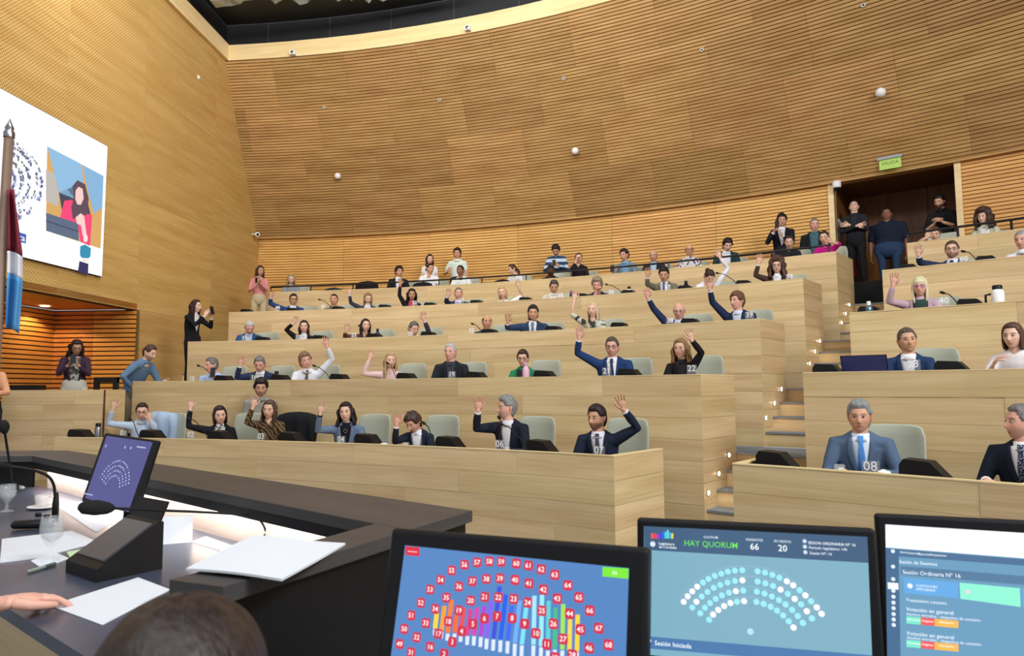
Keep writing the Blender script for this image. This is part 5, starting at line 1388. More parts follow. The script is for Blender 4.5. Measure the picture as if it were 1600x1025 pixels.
def barricade():
    D = 10.15; root = empty('barrier', tuple(at_depth(168, 700, D)), 'black metal barrier standing at the end of the guest desk', 'barrier')
    x0, x1 = at_depth(153, 600, D)[0], at_depth(183, 600, D)[0]; zt = at_depth(168, 590, D)[2]; fz = FK(1)
    for x in (x0, x1):
        m = MB(); abox(m, x - 0.03, x + 0.03, D - 0.03, D + 0.03, fz, zt); m.build('post', M_BLACK, root, root.location)
    m = MB(); abox(m, x0 - 0.03, x1 + 0.03, D - 0.031, D + 0.031, zt - 0.07, zt + 0.005); m.build('top_bar', M_BLACK, root, root.location)
    m = MB(); abox(m, x0 - 0.03, x1 + 0.03, D - 0.02, D + 0.02, fz + 0.15, fz + 0.21); m.build('lower_bar', M_BLACK, root, root.location)
barricade()
m = MB(); p = at_depth(40, 600, 9.75); abox(m, p[0] - 0.22, p[0] + 0.22, p[1] - 0.1, p[1] + 0.1, 0.006, 0.075)
m.build('equipment_case', M_BLACK, None, (p[0], p[1], 0.006), 'flat black case lying on the guest desk by the left wall', 'case')

# ------------------------------------------------------------------ step lamps
LAMPS = {2: [(1106, 770), (1122, 740), (1138, 711)], 3: [(1196, 653), (1209, 630), (1220, 608)], 4: [(1264.5, 568), (1272.5, 549), (1280, 533)], 5: [(1314, 504), (1320.5, 490), (1326, 476)]}
M_LAMP = emit('step lamp', (255, 214, 168), 60.0)
NAMES = {2: ('second', ('lowest', 'middle', 'highest')), 3: ('third', ('lowest', 'middle', 'highest')), 4: ('fourth', ('lowest', 'middle', 'highest')), 5: ('gallery', ('lowest', 'middle', 'highest'))}
for k, l in LAMPS.items():
    o = P(RK(k), th_end(RK(k)), 0)
    for i, (u, v) in enumerate(l):
        d = ray(u, v); t = (o.dot(AN)) / d.dot(AN); c = d * t + AN * 0.001
        root = empty('step_lamp', tuple(c), '%s of three small oval step lamps on the %s row end panel' % (NAMES[k][1][i], NAMES[k][0]), 'lamp', 'step lamps')
        m = MB(); lathe(m, c, [(0, 0.001), (0.034, 0.001), (0.034, 0.005), (0.026, 0.007), (0.0, 0.007)], 16, 0, AN); m.build('bezel', M_METAL, root, c)
        m = MB(); lathe(m, c + AN * 0.007, [(0.024, 0), (0.020, 0.004), (0, 0.005)], 14, 0, AN); m.build('lens', M_LAMP, root, c)

# ------------------------------------------------------------------ things fixed to the walls
def on_cone(u, v, off=0.0):
    d = ray(u, v); lo, hi = 5, 30
    for _ in range(60):
        mth = (lo + hi) / 2; q = d * mth; Rq = math.hypot(q[0] - CX, q[1] - CY); Rc = RW + (RT - RW) * (q[2] - ZW) / (ZT - ZW) - off
        if Rq < Rc: lo = mth
        else: hi = mth
    return d * lo
for u, v, r, lab in ((529, 276, .078, 'white globe speaker on the slatted wall, left of the middle'), (900, 237, .078, 'white globe speaker on the slatted wall, above the striped sweater'), (1377, 146, .085, 'white globe speaker high on the slatted wall above the exit sign')):
    p = on_cone(u, v, 0.05); f = inward(p); root = empty('globe_speaker', tuple(p), lab, 'speaker', 'white globe speakers')
    m = MB(); ball(m, p + f * 0.05, r, 20); m.build('globe', M_WHITE, root, p)
    m = MB(); lathe(m, p - f * 0.03, [(r * 0.6, 0), (r * 0.6, 0.05), (0, 0.05)], 16, 0, f); m.build('wall_mount', M_WHITE, root, p)
for u, v in ((507, 168), (687, 156), (881, 123), (1097, 78), (1349, 8)):
    p = on_cone(u, v, 0.028); f = inward(p); root = empty('wall_sensor', tuple(p), 'small white ring sensor on the slatted wall at %s' % {507: 'the far left', 687: 'left of the middle', 881: 'the middle', 1097: 'right of the middle', 1349: 'the top right'}[u], 'sensor', 'ring sensors on the wall')
    m = MB(); lathe(m, p, [(0.02, 0.0), (0.045, 0), (0.042, 0.02), (0.022, 0.022), (0.018, 0.006), (0.0, 0.006)], 16, 0, f); m.build('ring', flat('grey ring', (186, 184, 178), 0.5), root, p)
    m = MB(); lathe(m, p + f * 0.0065, [(0.016, 0), (0.010, 0.008), (0, 0.010)], 10, 0, f); m.build('lens', M_BLACK, root, p)
p = on_wall(310, 121, 0.0); m = MB(); lathe(m, p, [(0.045, 0), (0.04, 0.02), (0.02, 0.03), (0, 0.03)], 14, 0, NB); m.build('wall_sensor', M_WHITE, None, p, 'small white sensor on the perforated left wall', 'sensor')
for u, v, lab in ((460, 85, 'small white spotlight box on the pale fascia at the left'), (733, 47, 'small white spotlight box on the pale fascia in the middle')):
    p = on_cyl(u, v, RT - 0.02); f = inward(p); root = empty('spotlight', tuple(p), lab, 'spotlight', 'spotlights on the fascia')
    m = MB(); box(m, p + f * 0.06, tang(p) * 0.06, f * 0.06, UP * 0.05); m.build('housing', M_WHITE, root, p)
    m = MB(); lathe(m, p + f * 0.12, [(0.04, 0), (0.035, 0.006), (0, 0.006)], 12, 0, f); m.build('lens', M_METAL, root, p)
for u, v, r, lab in ((516, 31, .05, 'small round ceiling speaker on the black ceiling'), (524.5, 31, .085, 'larger round ceiling speaker on the black ceiling')):
    p = on_z(u, v, 8.47); m = MB(); lathe(m, p, [(0, -0.03), (r * 0.8, -0.028), (r, -0.004), (r, 0)], 18); m.build('ceiling_speaker', M_WHITE, None, p, lab, 'speaker')
p = on_wall(401, 366, 0.12); root = empty('surveillance_camera', tuple(p), 'white bullet camera in the corner of the slatted wall', 'camera')
m = MB(); lathe(m, p + A(-0.02, 0.05, 0), [(0, 0), (0.055, 0.0), (0.06, 0.14), (0.05, 0.15), (0, 0.15)], 14, 0, A(0.5, -0.85, -0.15)); m.build('housing', M_WHITE, root, p)
m = MB(); lathe(m, p + A(0.055, -0.078, -0.023), [(0.035, 0), (0.02, 0.012), (0, 0.014)], 12, 0, A(0.5, -0.85, -0.15)); m.build('lens', M_BLACK, root, p)
m = MB(); tube(m, [p, p - NB * 0.14], 0.02, 8); m.build('bracket', M_WHITE, root, p)
p = on_cyl(1307.5, 292, RW - 0.06); root = empty('dome_camera', tuple(p), 'white dome camera hanging at the left corner of the doorway', 'camera')
m = MB(); lathe(m, p, [(0, 0.10), (0.075, 0.10), (0.078, 0.0), (0.065, -0.02)], 16); m.build('housing', M_WHITE, root, p)
m = MB(); lathe(m, p, [(0.062, -0.018), (0.055, -0.055), (0.03, -0.08), (0, -0.088)], 16); m.build('dome', M_BLACK, root, p)
def exit_sign():
    c = on_cone(1391, 254, 0.07); f = nrm(inward(c)); t = tang(c)
    root = empty('exit_sign', tuple(c), 'green emergency exit sign on the slatted wall above the doorway', 'sign')
    m = MB(); box(m, c + UP * 0.085 + f * 0.02, t * 0.20, f * 0.045, UP * 0.025); m.build('housing', flat('grey housing', (150, 158, 164), 0.4), root, c)
    m = MB(); box(m, c - UP * 0.03 + f * 0.02, t * 0.175, f * 0.006, UP * 0.085); m.build('panel', emit('sign green', (176, 206, 96), 0.75), root, c)
    m = MB(); text(m, 'SALIDA', c - UP * 0.01 + f * 0.028, t, UP, 0.085); m.build('lettering', flat('sign ink', (70, 104, 40), 0.6), root, c)
exit_sign()
def jamb_things():
    p = P(RW + 0.62, D_L + 0.0035, 0); f = A(math.cos(D_L), -math.sin(D_L), 0)
    d = A(math.sin(D_L), math.cos(D_L), 0)
    m = MB(); c = P(RW + 0.45, D_L, 3.03); box(m, c + f * 0.004, d * 0.13, f * 0.002, UP * 0.19); m.build('notice_sheet', M_PAPER, None, c, 'white notice sheet on the left side wall of the doorway', 'notice')
    c = P(RW + 0.95, D_L, DFZ + 0.30); c = c + f * 0.10; root = empty('fire_extinguisher', tuple(c), 'red fire extinguisher beside the guard in the doorway', 'extinguisher')
    m = MB(); lathe(m, c, [(0, 0), (0.075, 0.0), (0.08, 0.02), (0.08, 0.48), (0.05, 0.55), (0.02, 0.57), (0, 0.57)], 16); m.build('cylinder', M_RED, root, c)
    m = MB(); box(m, c + UP * 0.60, A(0.02, 0, 0), A(0, 0.02, 0), UP * 0.03); box(m, c + UP * 0.63 + A(0.03, 0, 0), A(0.06, 0, 0), A(0, 0.01, 0), UP * 0.008); m.build('valve', M_BLACK, root, c)
    m = MB(); tube(m, [c + UP * 0.6, c + UP * 0.55 + A(0.1, 0, 0), c + UP * 0.2 + A(0.095, 0, 0)], 0.01, 6); m.build('hose', M_BLACK, root, c)
jamb_things()
p = wallp(11.6, Z_OPEN - 0.004, -0.75); p = on_z(70, 478, Z_OPEN + 0.005)
root = empty('recessed_downlight', tuple(p), 'round downlight in the ceiling of the wall recess', 'lamp')
m = MB(); lathe(m, p, [(0.10, 0), (0.10, -0.008), (0.075, -0.008)], 18); m.build('trim_ring', M_WHITE, root, p)
m = MB(); lathe(m, p, [(0.075, -0.006), (0.0, -0.007)], 18); m.build('lens', emit('downlight', (255, 232, 196), 12), root, p)
l = bpy.data.lights.new('downlight', 'SPOT'); l.energy = 34; l.spot_size = 2.3; l.color = (1, 0.84, 0.62); l.shadow_soft_size = 0.08
o = bpy.data.objects.new('downlight', l); COL.objects.link(o); o.location = (p[0], p[1], p[2] - 0.03)
# ------------------------------------------------------------------ the presiding desk in the foreground
ZL, ZD = -0.40, -0.60
LD = nrm(A(1.12, -0.95, 0)); LN = A(-LD[1], LD[0], 0)      # along the ledge to the right, and away from the sitters
P0 = on_z(229, 751, ZL)                                    # near edge of the ledge
end_far = on_z(738, 798, ZL); arm_out = on_z(349, 917, ZL); arm_in = on_z(265, 906, ZL)
AD2 = nrm(end_far - arm_out)                               # along the arm, away from the camera
def on_line(p, d, q, e):
    """intersection of two lines in plan"""
    M = np.array([[d[0], -e[0]], [d[1], -e[1]]]); t = np.linalg.solve(M, (q - p)[:2]); r = p + d * t[0]; return r
far_line = end_far
near_in = on_line(P0, LD, arm_in, AD2)
bend_near = on_z(51, 712.5, ZL); bend_far = on_line(far_line, LD, bend_near + A(0, 0.38, 0), A(1, 0, 0))
def dais():
    root = empty('presiding_desk', (-1.2, 2.6, HALL), 'long dark presiding desk with raised ledge and lit wooden inner face, lower left', 'desk')
    m = MB(); prism(m, [near_in, end_far + (near_in - near_in), bend_far, bend_near], (0, 0, -0.03)) if False else None
    m = MB(); prism(m, [near_in, on_line(near_in, LD, end_far, AD2), end_far, bend_far, bend_near], (0, 0, -0.035)); m.build('ledge', M_DESKTOP, root)
    m = MB(); L = A(-4.2, bend_near[1], ZL); L2 = A(-4.2, bend_far[1], ZL); prism(m, [L, bend_near - LD * 0.001, bend_far - LD * 0.001, L2], (0, 0, -0.035)); m.build('ledge', M_DESKTOP, root)
    m = MB(); a2 = on_line(near_in, LD, end_far, AD2) - AD2 * 0.002; prism(m, [arm_in, arm_out, a2, near_in - AD2 * 0.002], (0, 0, -0.035)); m.build('arm_ledge', M_DESKTOP, root)
    # black fronts under the ledge
    def panel(p, q, z0, z1, th, mat, nm, off=A(0, 0, 0)):
        d = nrm((q - p) * A(1, 1, 0)); n = A(-d[1], d[0], 0); mm = MB(); c = (p + q) / 2 * A(1, 1, 0) + A(0, 0, (z0 + z1) / 2) + n * th / 2 + off
        box(mm, c, (q - p) * A(1, 1, 0) / 2, n * th / 2, A(0, 0, (z1 - z0) / 2)); return mm.build(nm, mat, root)
    panel(bend_near + LN * 0.008, near_in + LN * 0.008, ZL - 0.075, ZL - 0.036, 0.02, M_BLACK, 'valance')
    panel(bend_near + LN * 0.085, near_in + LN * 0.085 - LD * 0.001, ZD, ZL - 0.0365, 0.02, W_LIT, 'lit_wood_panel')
    panel(A(-4.2, bend_near[1] + 0.085, 0), bend_near + A(-0.05, 0.085, 0), ZD, ZL - 0.0365, 0.02, M_BLACK, 'inner_panel')
    panel(bend_far - LN * 0.03, end_far - LN * 0.03 - LD * 0.03, HALL, ZL - 0.036, 0.02, M_BLACKM, 'outer_panel')
    panel(arm_out - AD2 * -0.01 - nrm(A(AD2[1], -AD2[0], 0)) * 0.02, end_far - AD2 * 0.01 - nrm(A(AD2[1], -AD2[0], 0)) * 0.02, HALL, ZL - 0.036, 0.018, M_BLACK, 'end_panel')
    st = panel(bend_near + LN * 0.045, near_in + LN * 0.045 - LD * 0.02, ZL - 0.048, ZL - 0.036, 0.02, emit('led strip', (255, 244, 240), 45.0), 'led_strip')
    # lower desktop and its edge
    nd = on_z(0, 960, ZD); e1 = on_line(nd, LD, arm_in + A(0, 0, 0), AD2); e1[2] = ZD
    far1 = on_line(P0 + LN * 0.085, LD, arm_in, AD2); far1[2] = ZD
    q1 = e1 + (arm_out - arm_in) * A(1, 1, 0) * 0.85; q2 = far1 + (arm_out - arm_in) * A(1, 1, 0) * 0.85
    Lf = nd - LD * 3.2; Lf[2] = ZD; Lb = bend_near + LN * 0.085 - LD * 1.2; Lb[2] = ZD
    m = MB(); prism(m, [Lf, q1, q2, Lb], (0, 0, -0.035)); m.build('desktop', flat('blue black desktop', (64, 70, 86), 0.28, noise=0.04), root)
    panel(Lf + LN * 0.12, q1 + LN * 0.12, HALL, ZD - 0.036, 0.02, W_DESK, 'knee_panel')
    return root
dais()

def sheet(poly, z, name, label, cat='paper', mat=None, th=0.0012, curl=0):
    pts = [on_z(u, v, z) for u, v in poly]
    m = MB(); prism(m, pts, (0, 0, -th)); return m.build(name, mat or M_PAPER, None, pts[0], label, cat)
zp = ZD + 0.0015
sheet([(3, 842), (112, 829), (153, 846), (60, 871), (0, 878)], zp + 0.003, 'paper_sheet', 'white sheet of paper by the water goblet', th=0.004)
sheet([(78, 946), (216, 902), (266, 921), (160, 976)], zp + 0.001, 'paper_sheet', 'white sheet of paper under the hand', th=0.002)
sheet([(90, 792), (160, 776), (205, 800), (150, 832)], zp, 'paper_sheet', 'loose white paper between the black microphone base and the small screen')
sheet([(300, 846), (322, 838), (388, 862), (372, 869)], zp, 'paper_strip', 'narrow white paper strip along the lit wooden panel')
sheet([(104, 862), (140, 856), (148, 861), (110, 871)], zp + 0.006, 'sweet_packet', 'small green and white packet right of the goblet', 'packet', flat('pale green', (196, 220, 170), 0.6), 0.008)
sheet([(48, 876), (84, 862), (108, 872), (66, 888)], zp + 0.002, 'napkin', 'white napkin under the water goblet', 'napkin', None, 0.003)
# stack of papers lying across the arm
def big_papers():
    q = [on_z(290, 888, ZL + 0.01), on_z(440, 905, ZL + 0.01), on_z(540, 846, ZL + 0.01), on_z(398, 838, ZL + 0.01)]
    m = MB(); n = 8; rows = []
    for i in range(n + 1):
        for j in range(n + 1):
            a, b = i / n, j / n; p = (q[0] * (1 - a) + q[1] * a) * (1 - b) + (q[3] * (1 - a) + q[2] * a) * b
            rows.append(p + A(0, 0, 0.004 * math.sin(3 * a + 2 * b)))
    N = len(rows); vs = rows + [r - A(0, 0, 0.005) for r in rows]; fs = []
    for i in range(n):
        for j in range(n):
            k = i * (n + 1) + j; fs.append((k, k + n + 1, k + n + 2, k + 1)); fs.append((k + N, k + 1 + N, k + n + 2 + N, k + n + 1 + N))
    for i in range(n):
        for (a, b) in ((i * (n + 1), (i + 1) * (n + 1)), ((i + 1) * (n + 1) + n, i * (n + 1) + n), (i + 1, i), (n * (n + 1) + i, n * (n + 1) + i + 1)): fs.append((a, b, b + N, a + N))
    m.add(vs, fs, 0, False); m.build('paper_stack', M_PAPER, None, q[0], 'thin stack of white papers lying across the dark arm of the presiding desk', 'papers')
big_papers()
def tent():
    a, b = on_z(253, 851, ZD), on_z(300, 847, ZD); d = nrm(b - a); n = A(-d[1], d[0], 0); h = 0.10
    root = empty('name_card', tuple(a), 'white folded name card in front of the lit wooden panel', 'name card')
    for s in (0, 1):
        m = MB(); o = n * (0.07 * s); prism(m, [a + o, b + o, b + n * 0.035 + UP * h, a + n * 0.035 + UP * h], n * (0.001 if s else -0.001)); m.build('face', M_PAPER, root)
tent()
def pen():
    a, b = on_z(45, 893, ZD + 0.007), on_z(86, 881, ZD + 0.007); root = empty('pen', tuple(a), 'grey pen lying on the desk below the goblet', 'pen')
    m = MB(); loft(m, [a, a * .4 + b * .6], 0.006, None, None, 8); m.build('barrel', flat('grey pen', (150, 160, 152), 0.3), root)
    m = MB(); loft(m, [a * .4 + b * .6, b], 0.0065, None, None, 8); m.build('cap', flat('dark pen cap', (70, 80, 76), 0.3), root)
pen()
def goblet(u, v, h, label, r=0.034):
    p = on_z(u, v, ZD); root = empty('water_goblet', tuple(p), label, 'glass')
    m = MB(); lathe(m, p, [(0, 0.001), (r * 0.95, 0.001), (r * 0.9, 0.006), (0.008, 0.014), (0.006, h * 0.3), (0.014, h * 0.37), (r, h * 0.55), (r * 1.15, h * 0.75), (r * 1.02, h), (r * 0.98, h), (r * 1.1, h * 0.75), (r * 0.95, h * 0.56), (0.0, h * 0.40)], 20)
    m.build('bowl', glassmat('goblet glass', (235, 240, 242), 0.14, 0.03), root)
    m = MB(); lathe(m, p, [(0, h * 0.41), (r * 0.90, h * 0.565), (r * 1.0, h * 0.68), (0, h * 0.68)], 20); m.build('water', glassmat('water', (205, 212, 220), 0.16, 0.02), root)
goblet(79, 878, 0.155, 'stemmed water goblet standing on a napkin in the lower left')
goblet(10, 800, 0.135, 'stemmed water goblet at the far left edge of the desk')
def cup():
    p = on_z(66, 795, ZD); root = empty('cup_and_saucer', tuple(p), 'clear coffee cup on a white saucer on the presiding desk', 'cup')
    m = MB(); lathe(m, p, [(0, 0.002), (0.035, 0.002), (0.068, 0.012), (0.066, 0.015), (0.034, 0.006), (0, 0.006)], 22); m.build('saucer', M_WHITE, root)
    m = MB(); lathe(m, p, [(0, 0.008), (0.024, 0.008), (0.034, 0.04), (0.036, 0.068), (0.034, 0.068), (0.031, 0.04), (0.02, 0.012), (0, 0.012)], 18); m.build('cup', glassmat('cup glass', (230, 226, 220), 0.45), root)
    m = MB(); tube(m, [p + A(0.034, 0, 0.06), p + A(0.055, 0, 0.055), p + A(0.052, 0, 0.025), p + A(0.028, 0, 0.022)], 0.004, 6); m.build('handle', glassmat('cup glass', (230, 226, 220), 0.45), root)
cup()
p = on_z(48, 828, ZD); m = MB(); loft(m, [p + A(-0.07, 0, 0.022), p + A(0.07, 0.03, 0.022)], [0.028, 0.032], [0.018, 0.022], (0, 1, 0), 12); m.build('spectacle_case', M_BLACK, None, p, 'small black spectacle case above the sheet of paper', 'case')
p = on_z(24, 768, ZD); m = MB(); ball(m, p + A(0, 0, 0.02), 0.045, 14, (1.2, 0.8, 0.42)); m.build('computer_mouse', flat('grey green plastic', (96, 104, 100), 0.4), None, p, 'grey rounded computer mouse beside the left goblet', 'mouse')
for u, v, lab in ((60, 806, 'small black bottle cap left of the black microphone base'), (73, 809, 'small black bottle cap next to another cap by the microphone base')):
    p = on_z(u, v, ZD); m = MB(); lathe(m, p, [(0, 0), (0.014, 0.001), (0.014, 0.014), (0, 0.015)], 12); m.build('bottle_cap', M_BLACK, None, p, lab, 'cap')

def mic(px, depths, label, head=0.028, base_r=0.02, base_h=0.09, hl=0.06, stalk=0.006):
    pts = [at_depth(u, v, D) for (u, v), D in zip(px, depths)]
    b = pts[0]; root = empty('gooseneck_microphone', tuple(b), label, 'microphone')
    # smooth the stalk
    q = [A(*x) for x in pts]; sm_ = []
    for i in range(len(q) - 1):
        p0, p1, p2, p3 = q[max(i - 1, 0)], q[i], q[i + 1], q[min(i + 2, len(q) - 1)]
        for k in range(6):
            t = k / 6; sm_.append(0.5 * ((2 * p1) + (-p0 + p2) * t + (2 * p0 - 5 * p1 + 4 * p2 - p3) * t * t + (-p0 + 3 * p1 - 3 * p2 + p3) * t ** 3))
    sm_.append(q[-1])
    m = MB(); tube(m, sm_, stalk, 8); m.build('stalk', M_BLACK, root)
    m = MB(); lathe(m, b - A(0, 0, 0.01), [(0, 0), (base_r, 0), (base_r, base_h * 0.6), (base_r * 0.6, base_h), (0, base_h)], 14); m.build('base', M_BLACK, root)
    e = q[-1]; d = nrm(q[-1] - q[-2]); m = MB(); loft(m, [e - d * 0.015, e, e + d * hl * 0.5, e + d * hl], [head * 0.5, head * 0.8, head, head * 0.85], None, None, 14); m.build('foam_head', flat('foam black', (16, 16, 18), 0.95), root)
mic([(419, 851), (417, 835), (408, 815), (392, 806), (330, 801), (240, 797), (168, 794)], [2.66, 2.66, 2.63, 2.6, 2.5, 2.35, 2.22], 'long black gooseneck microphone reaching left across the presiding desk', 0.024, 0.022, 0.06, 0.075, 0.0045)
mic([(86, 812), (86, 775), (83, 755), (72, 742), (45, 733), (12, 728)], [3.13, 3.13, 3.12, 3.1, 3.05, 3.0], 'black gooseneck microphone with thick base beside the small screen', 0.012, 0.014, 0.13, 0.03)
mic([(20, 762), (17, 735), (12, 705), (7, 672)], [3.72, 3.72, 3.7, 3.66], 'upright gooseneck microphone with grey stalk at the far left', 0.026, 0.03, 0.03, 0.04)

def wedge():
    a, b = on_z(150, 911, ZD), on_z(253.5, 889, ZD); d = nrm(b - a); n = A(-d[1], d[0], 0); L = np.linalg.norm(b - a)
    root = empty('desk_console', tuple(a), 'large black wedge console with touch screen on the presiding desk', 'console')
    prof = [(0, 0), (L, 0), (L, 0.155), (L - 0.012, 0.16), (0.0, 0.040)]
    m = MB(); prism(m, [a + d * x + UP * z for x, z in prof], n * 0.22); m.build('housing', M_BLACK, root)
    e = nrm(A(*(d * (L - 0.012) + UP * 0.12))); up = np.cross(n, e) * -1
    if up[2] < 0: up = -up
    c = a + d * (L * 0.50) + UP * 0.102 + n * 0.11
    m = MB(); box(m, c + up * 0.004, e * L * 0.42, n * 0.095, up * 0.003); m.build('touch_screen', emit('console screen', (84, 86, 96), 0.5), root)
    m = MB(); t0 = a + d * (L - 0.006) + UP * 0.157; box(m, t0 + n * 0.11 + UP * 0.03 + d * 0.012, d * 0.014 + UP * 0.032, n * 0.10, nrm(A(*(d * 0.9 - UP * 0.4))) * 0.004); m.build('screen_hood', M_BLACK, root)
wedge()

# ------------------------------------------------------------------ flat screens with drawn content
class Screen:
    """plane through three corners; draws coloured flat shapes on it, placed by metric or measured points"""
    def __init__(s, TL, TR, BL, name, label, bezel=0.018, thick=0.03, cat='monitor'):
        s.TL, s.TR, s.BL = TL, TR, BL; s.ex, s.ey = nrm(TR - TL), nrm(TL - BL); s.ey = nrm(s.ey - s.ex * s.ey.dot(s.ex)); s.n = np.cross(s.ex, s.ey)
        if s.n.dot(-TL) < 0: s.n = -s.n
        s.W, s.H = np.linalg.norm(TR - TL), np.linalg.norm(TL - BL)
        c = TL + s.ex * s.W / 2 - s.ey * s.H / 2
        s.root = empty(name, tuple(c), label, cat); s.mb, s.mats, s.c = MB(), [], c
        m = MB(); box(m, c - s.n * thick / 2, s.ex * s.W / 2, s.ey * s.H / 2, s.n * thick / 2)
        o = m.build('bezel', M_BLACK, s.root); bv = o.modifiers.new('b', 'BEVEL'); bv.width = min(0.008, thick / 3); bv.segments = 3
    def q(s, u, v):
        d = ray(u, v); t = s.TL.dot(s.n) / d.dot(s.n); p = d * t - s.TL; return p.dot(s.ex), p.dot(s.ey)
    def slot(s, rgb, st):
        m = emit('screen', rgb, st)
        if m not in s.mats: s.mats.append(m)
        return s.mats.index(m)
    def pt(s, x, y, l): return s.TL + s.ex * x + s.ey * y + s.n * (0.0008 + 0.0004 * l)
    def poly(s, pts, rgb, l=1, st=1.0): s.mb.add([s.pt(x, y, l) for x, y in pts], [tuple(range(len(pts)))], s.slot(rgb, st))
    def polypx(s, px, rgb, l=1, st=1.0): s.poly([s.q(u, v) for u, v in px], rgb, l, st)
    def disc(s, u, v, r, rgb, l=2, st=1.0, n=12, rnd=None):
        x, y = s.q(u, v)
        if rnd: s.poly([(x + r * math.copysign(abs(math.cos(a)) ** 0.45, math.cos(a)), y + r * math.copysign(abs(math.sin(a)) ** 0.45, math.sin(a))) for a in [2 * math.pi * k / 20 for k in range(20)]], rgb, l, st)
        else: s.poly([(x + r * math.cos(2 * math.pi * k / n), y + r * math.sin(2 * math.pi * k / n)) for k in range(n)], rgb, l, st)
    def text(s, t, u, v, size, rgb=(255, 255, 255), l=3, st=1.0, left=False):
        x, y = s.q(u, v)
        if left: x += max(p[0] for p in TEXTS[t][0]) * size
        vs, fs = TEXTS[t]; s.mb.add([s.pt(x + a * size, y + b * size, l) for a, b, _ in vs], fs, s.slot(rgb, st))
    def done(s, display, st, px):
        m = MB(); pts = [s.pt(*s.q(u, v), 0) for u, v in px]; m.add(pts, [tuple(range(len(pts)))]); m.build('display', emit('screen', display, st), s.root)
        if s.mb.v: s.mb.build('display_graphics', s.mats, s.root, kind='stuff')
def stand(s, zt, d=0.03):
    c = s.TL + s.ex * s.W / 2 - s.ey * s.H * 0.75 - s.n * (d + 0.02); f = s.n * A(1, 1, 0)
    m = MB(); base = A(c[0], c[1], zt) - f * 0.03; tube(m, [c, c - f * 0.03 - UP * 0.03, base + UP * 0.01], 0.025, 10); m.build('stand', M_BLACK, s.root)
    m = MB(); lathe(m, base, [(0, 0), (0.11, 0), (0.105, 0.012), (0, 0.016)], 20); m.build('foot', M_BLACK, s.root)

# small screen on the presiding desk
TL, TR = at_depth(163, 676, 3.0), at_depth(246, 688, 2.80)
BL = min((at_depth(126, 783, 2.3 + 0.005 * i) for i in range(240)), key=lambda b: abs(nrm(b - TL).dot(nrm(TR - TL))))
S = Screen(TL, TR, BL, 'monitor', 'small black monitor with purple seat map on the presiding desk', 0.01, 0.022)
S.disc(212, 733, 0.001, (120, 122, 170))
for k, (r, n) in enumerate(((0.118, 20), (0.098, 17), (0.078, 14), (0.058, 11))):
    cx_, cy_ = S.q(174, 766)
    for i in range(n):
        a = math.radians(160 - 140 * i / (n - 1)); x, y = cx_ + r * 0.92 * math.cos(a), cy_ + r * math.sin(a)
        S.poly([(x + 0.0034 * math.cos(t), y + 0.0034 * math.sin(t)) for t in [2 * math.pi * j / 8 for j in range(8)]], (190, 196, 226) if (i * 7 + k) % 5 else (120, 130, 180), 2)
for u, v in ((166, 697), (196, 699), (205, 700)): S.disc(u, v, 0.006, (150, 155, 200))
S.polypx([(214, 697), (228, 699), (228, 701), (214, 699)], (170, 172, 206)); S.polypx([(133, 770), (146, 773), (145, 775), (132, 772)], (150, 155, 200))
S.done((74, 74, 134), 0.9, [(167, 681), (239, 691), (201, 800), (133, 778)])
c = TL + (TR - TL) * 0.5; stand(S, ZD)

# table for the operators' monitors (its top lies below the frame)
ZTB = -0.86
tb = empty('operator_table', (0.75, 1.45, HALL), 'dark table carrying the three operator monitors, just below the frame', 'table')
m = MB(); abox(m, -0.45, 2.3, 0.75, 1.95, ZTB - 0.04, ZTB); m.build('table_top', M_BLACK, tb, tb.location)
for x in (-0.35, 2.2):
    m = MB(); abox(m, x - 0.03, x + 0.03, 0.8, 1.9, HALL, ZTB - 0.04); m.build('leg', M_BLACK, tb, tb.location)

def mk(tl, Dl, tr, Dr, bl, Db, label, thick=0.035):
    return Screen(at_depth(*tl, Dl), at_depth(*tr, Dr), at_depth(*bl, Db), 'monitor', label, thick=thick)
# monitor with the numbered seats
d1 = 1.40; TLp, TRp = at_depth(611, 825, d1), at_depth(1013, 860, 1.212)
TRp[2] = TLp[2]
ey = nrm(A(0.02, 0.20, 1.0)); Hm = 0.33
S = Screen(TLp, TRp, TLp - ey * Hm, 'monitor', 'monitor showing numbered seat map with coloured bars, bottom centre', thick=0.04)
Zm = lambda x, y: (590 + x / 3.8095, 810 + y / 3.8095)
badges = {56: (519, 275), 57: (594, 262), 58: (667, 256), 59: (738, 258), 60: (828, 268), 61: (900, 280), 62: (976, 303), 63: (1056, 335), 64: (1134, 398), 65: (1200, 470), 66: (1265, 548), 67: (1318, 653), 68: (1376, 752),
          55: (444, 310), 54: (377, 366), 53: (315, 423), 52: (260, 502), 51: (203, 577), 50: (161, 657), 49: (134, 747), 39: (730, 357), 38: (649, 360), 37: (566, 374), 36: (486, 405), 35: (411, 471), 34: (345, 538), 33: (289, 622), 32: (235, 707), 31: (202, 797),
          40: (820, 366), 41: (903, 387), 42: (989, 424), 43: (1071, 477), 44: (1145, 567), 45: (1209, 661), 46: (1260, 771), 22: (721, 470), 21: (640, 467), 20: (556, 489), 19: (485, 547), 18: (423, 612), 17: (363, 686), 16: (315, 764),
          23: (812, 479), 24: (895, 501), 25: (980, 549), 26: (1048, 627), 27: (1105, 717), 28: (1160, 812), 7: (713, 583), 6: (638, 595), 5: (570, 628), 4: (503, 671), 3: (447, 735), 2: (398, 806), 8: (803, 593), 9: (877, 627), 10: (944, 684), 11: (1009, 748), 12: (1056, 828)}
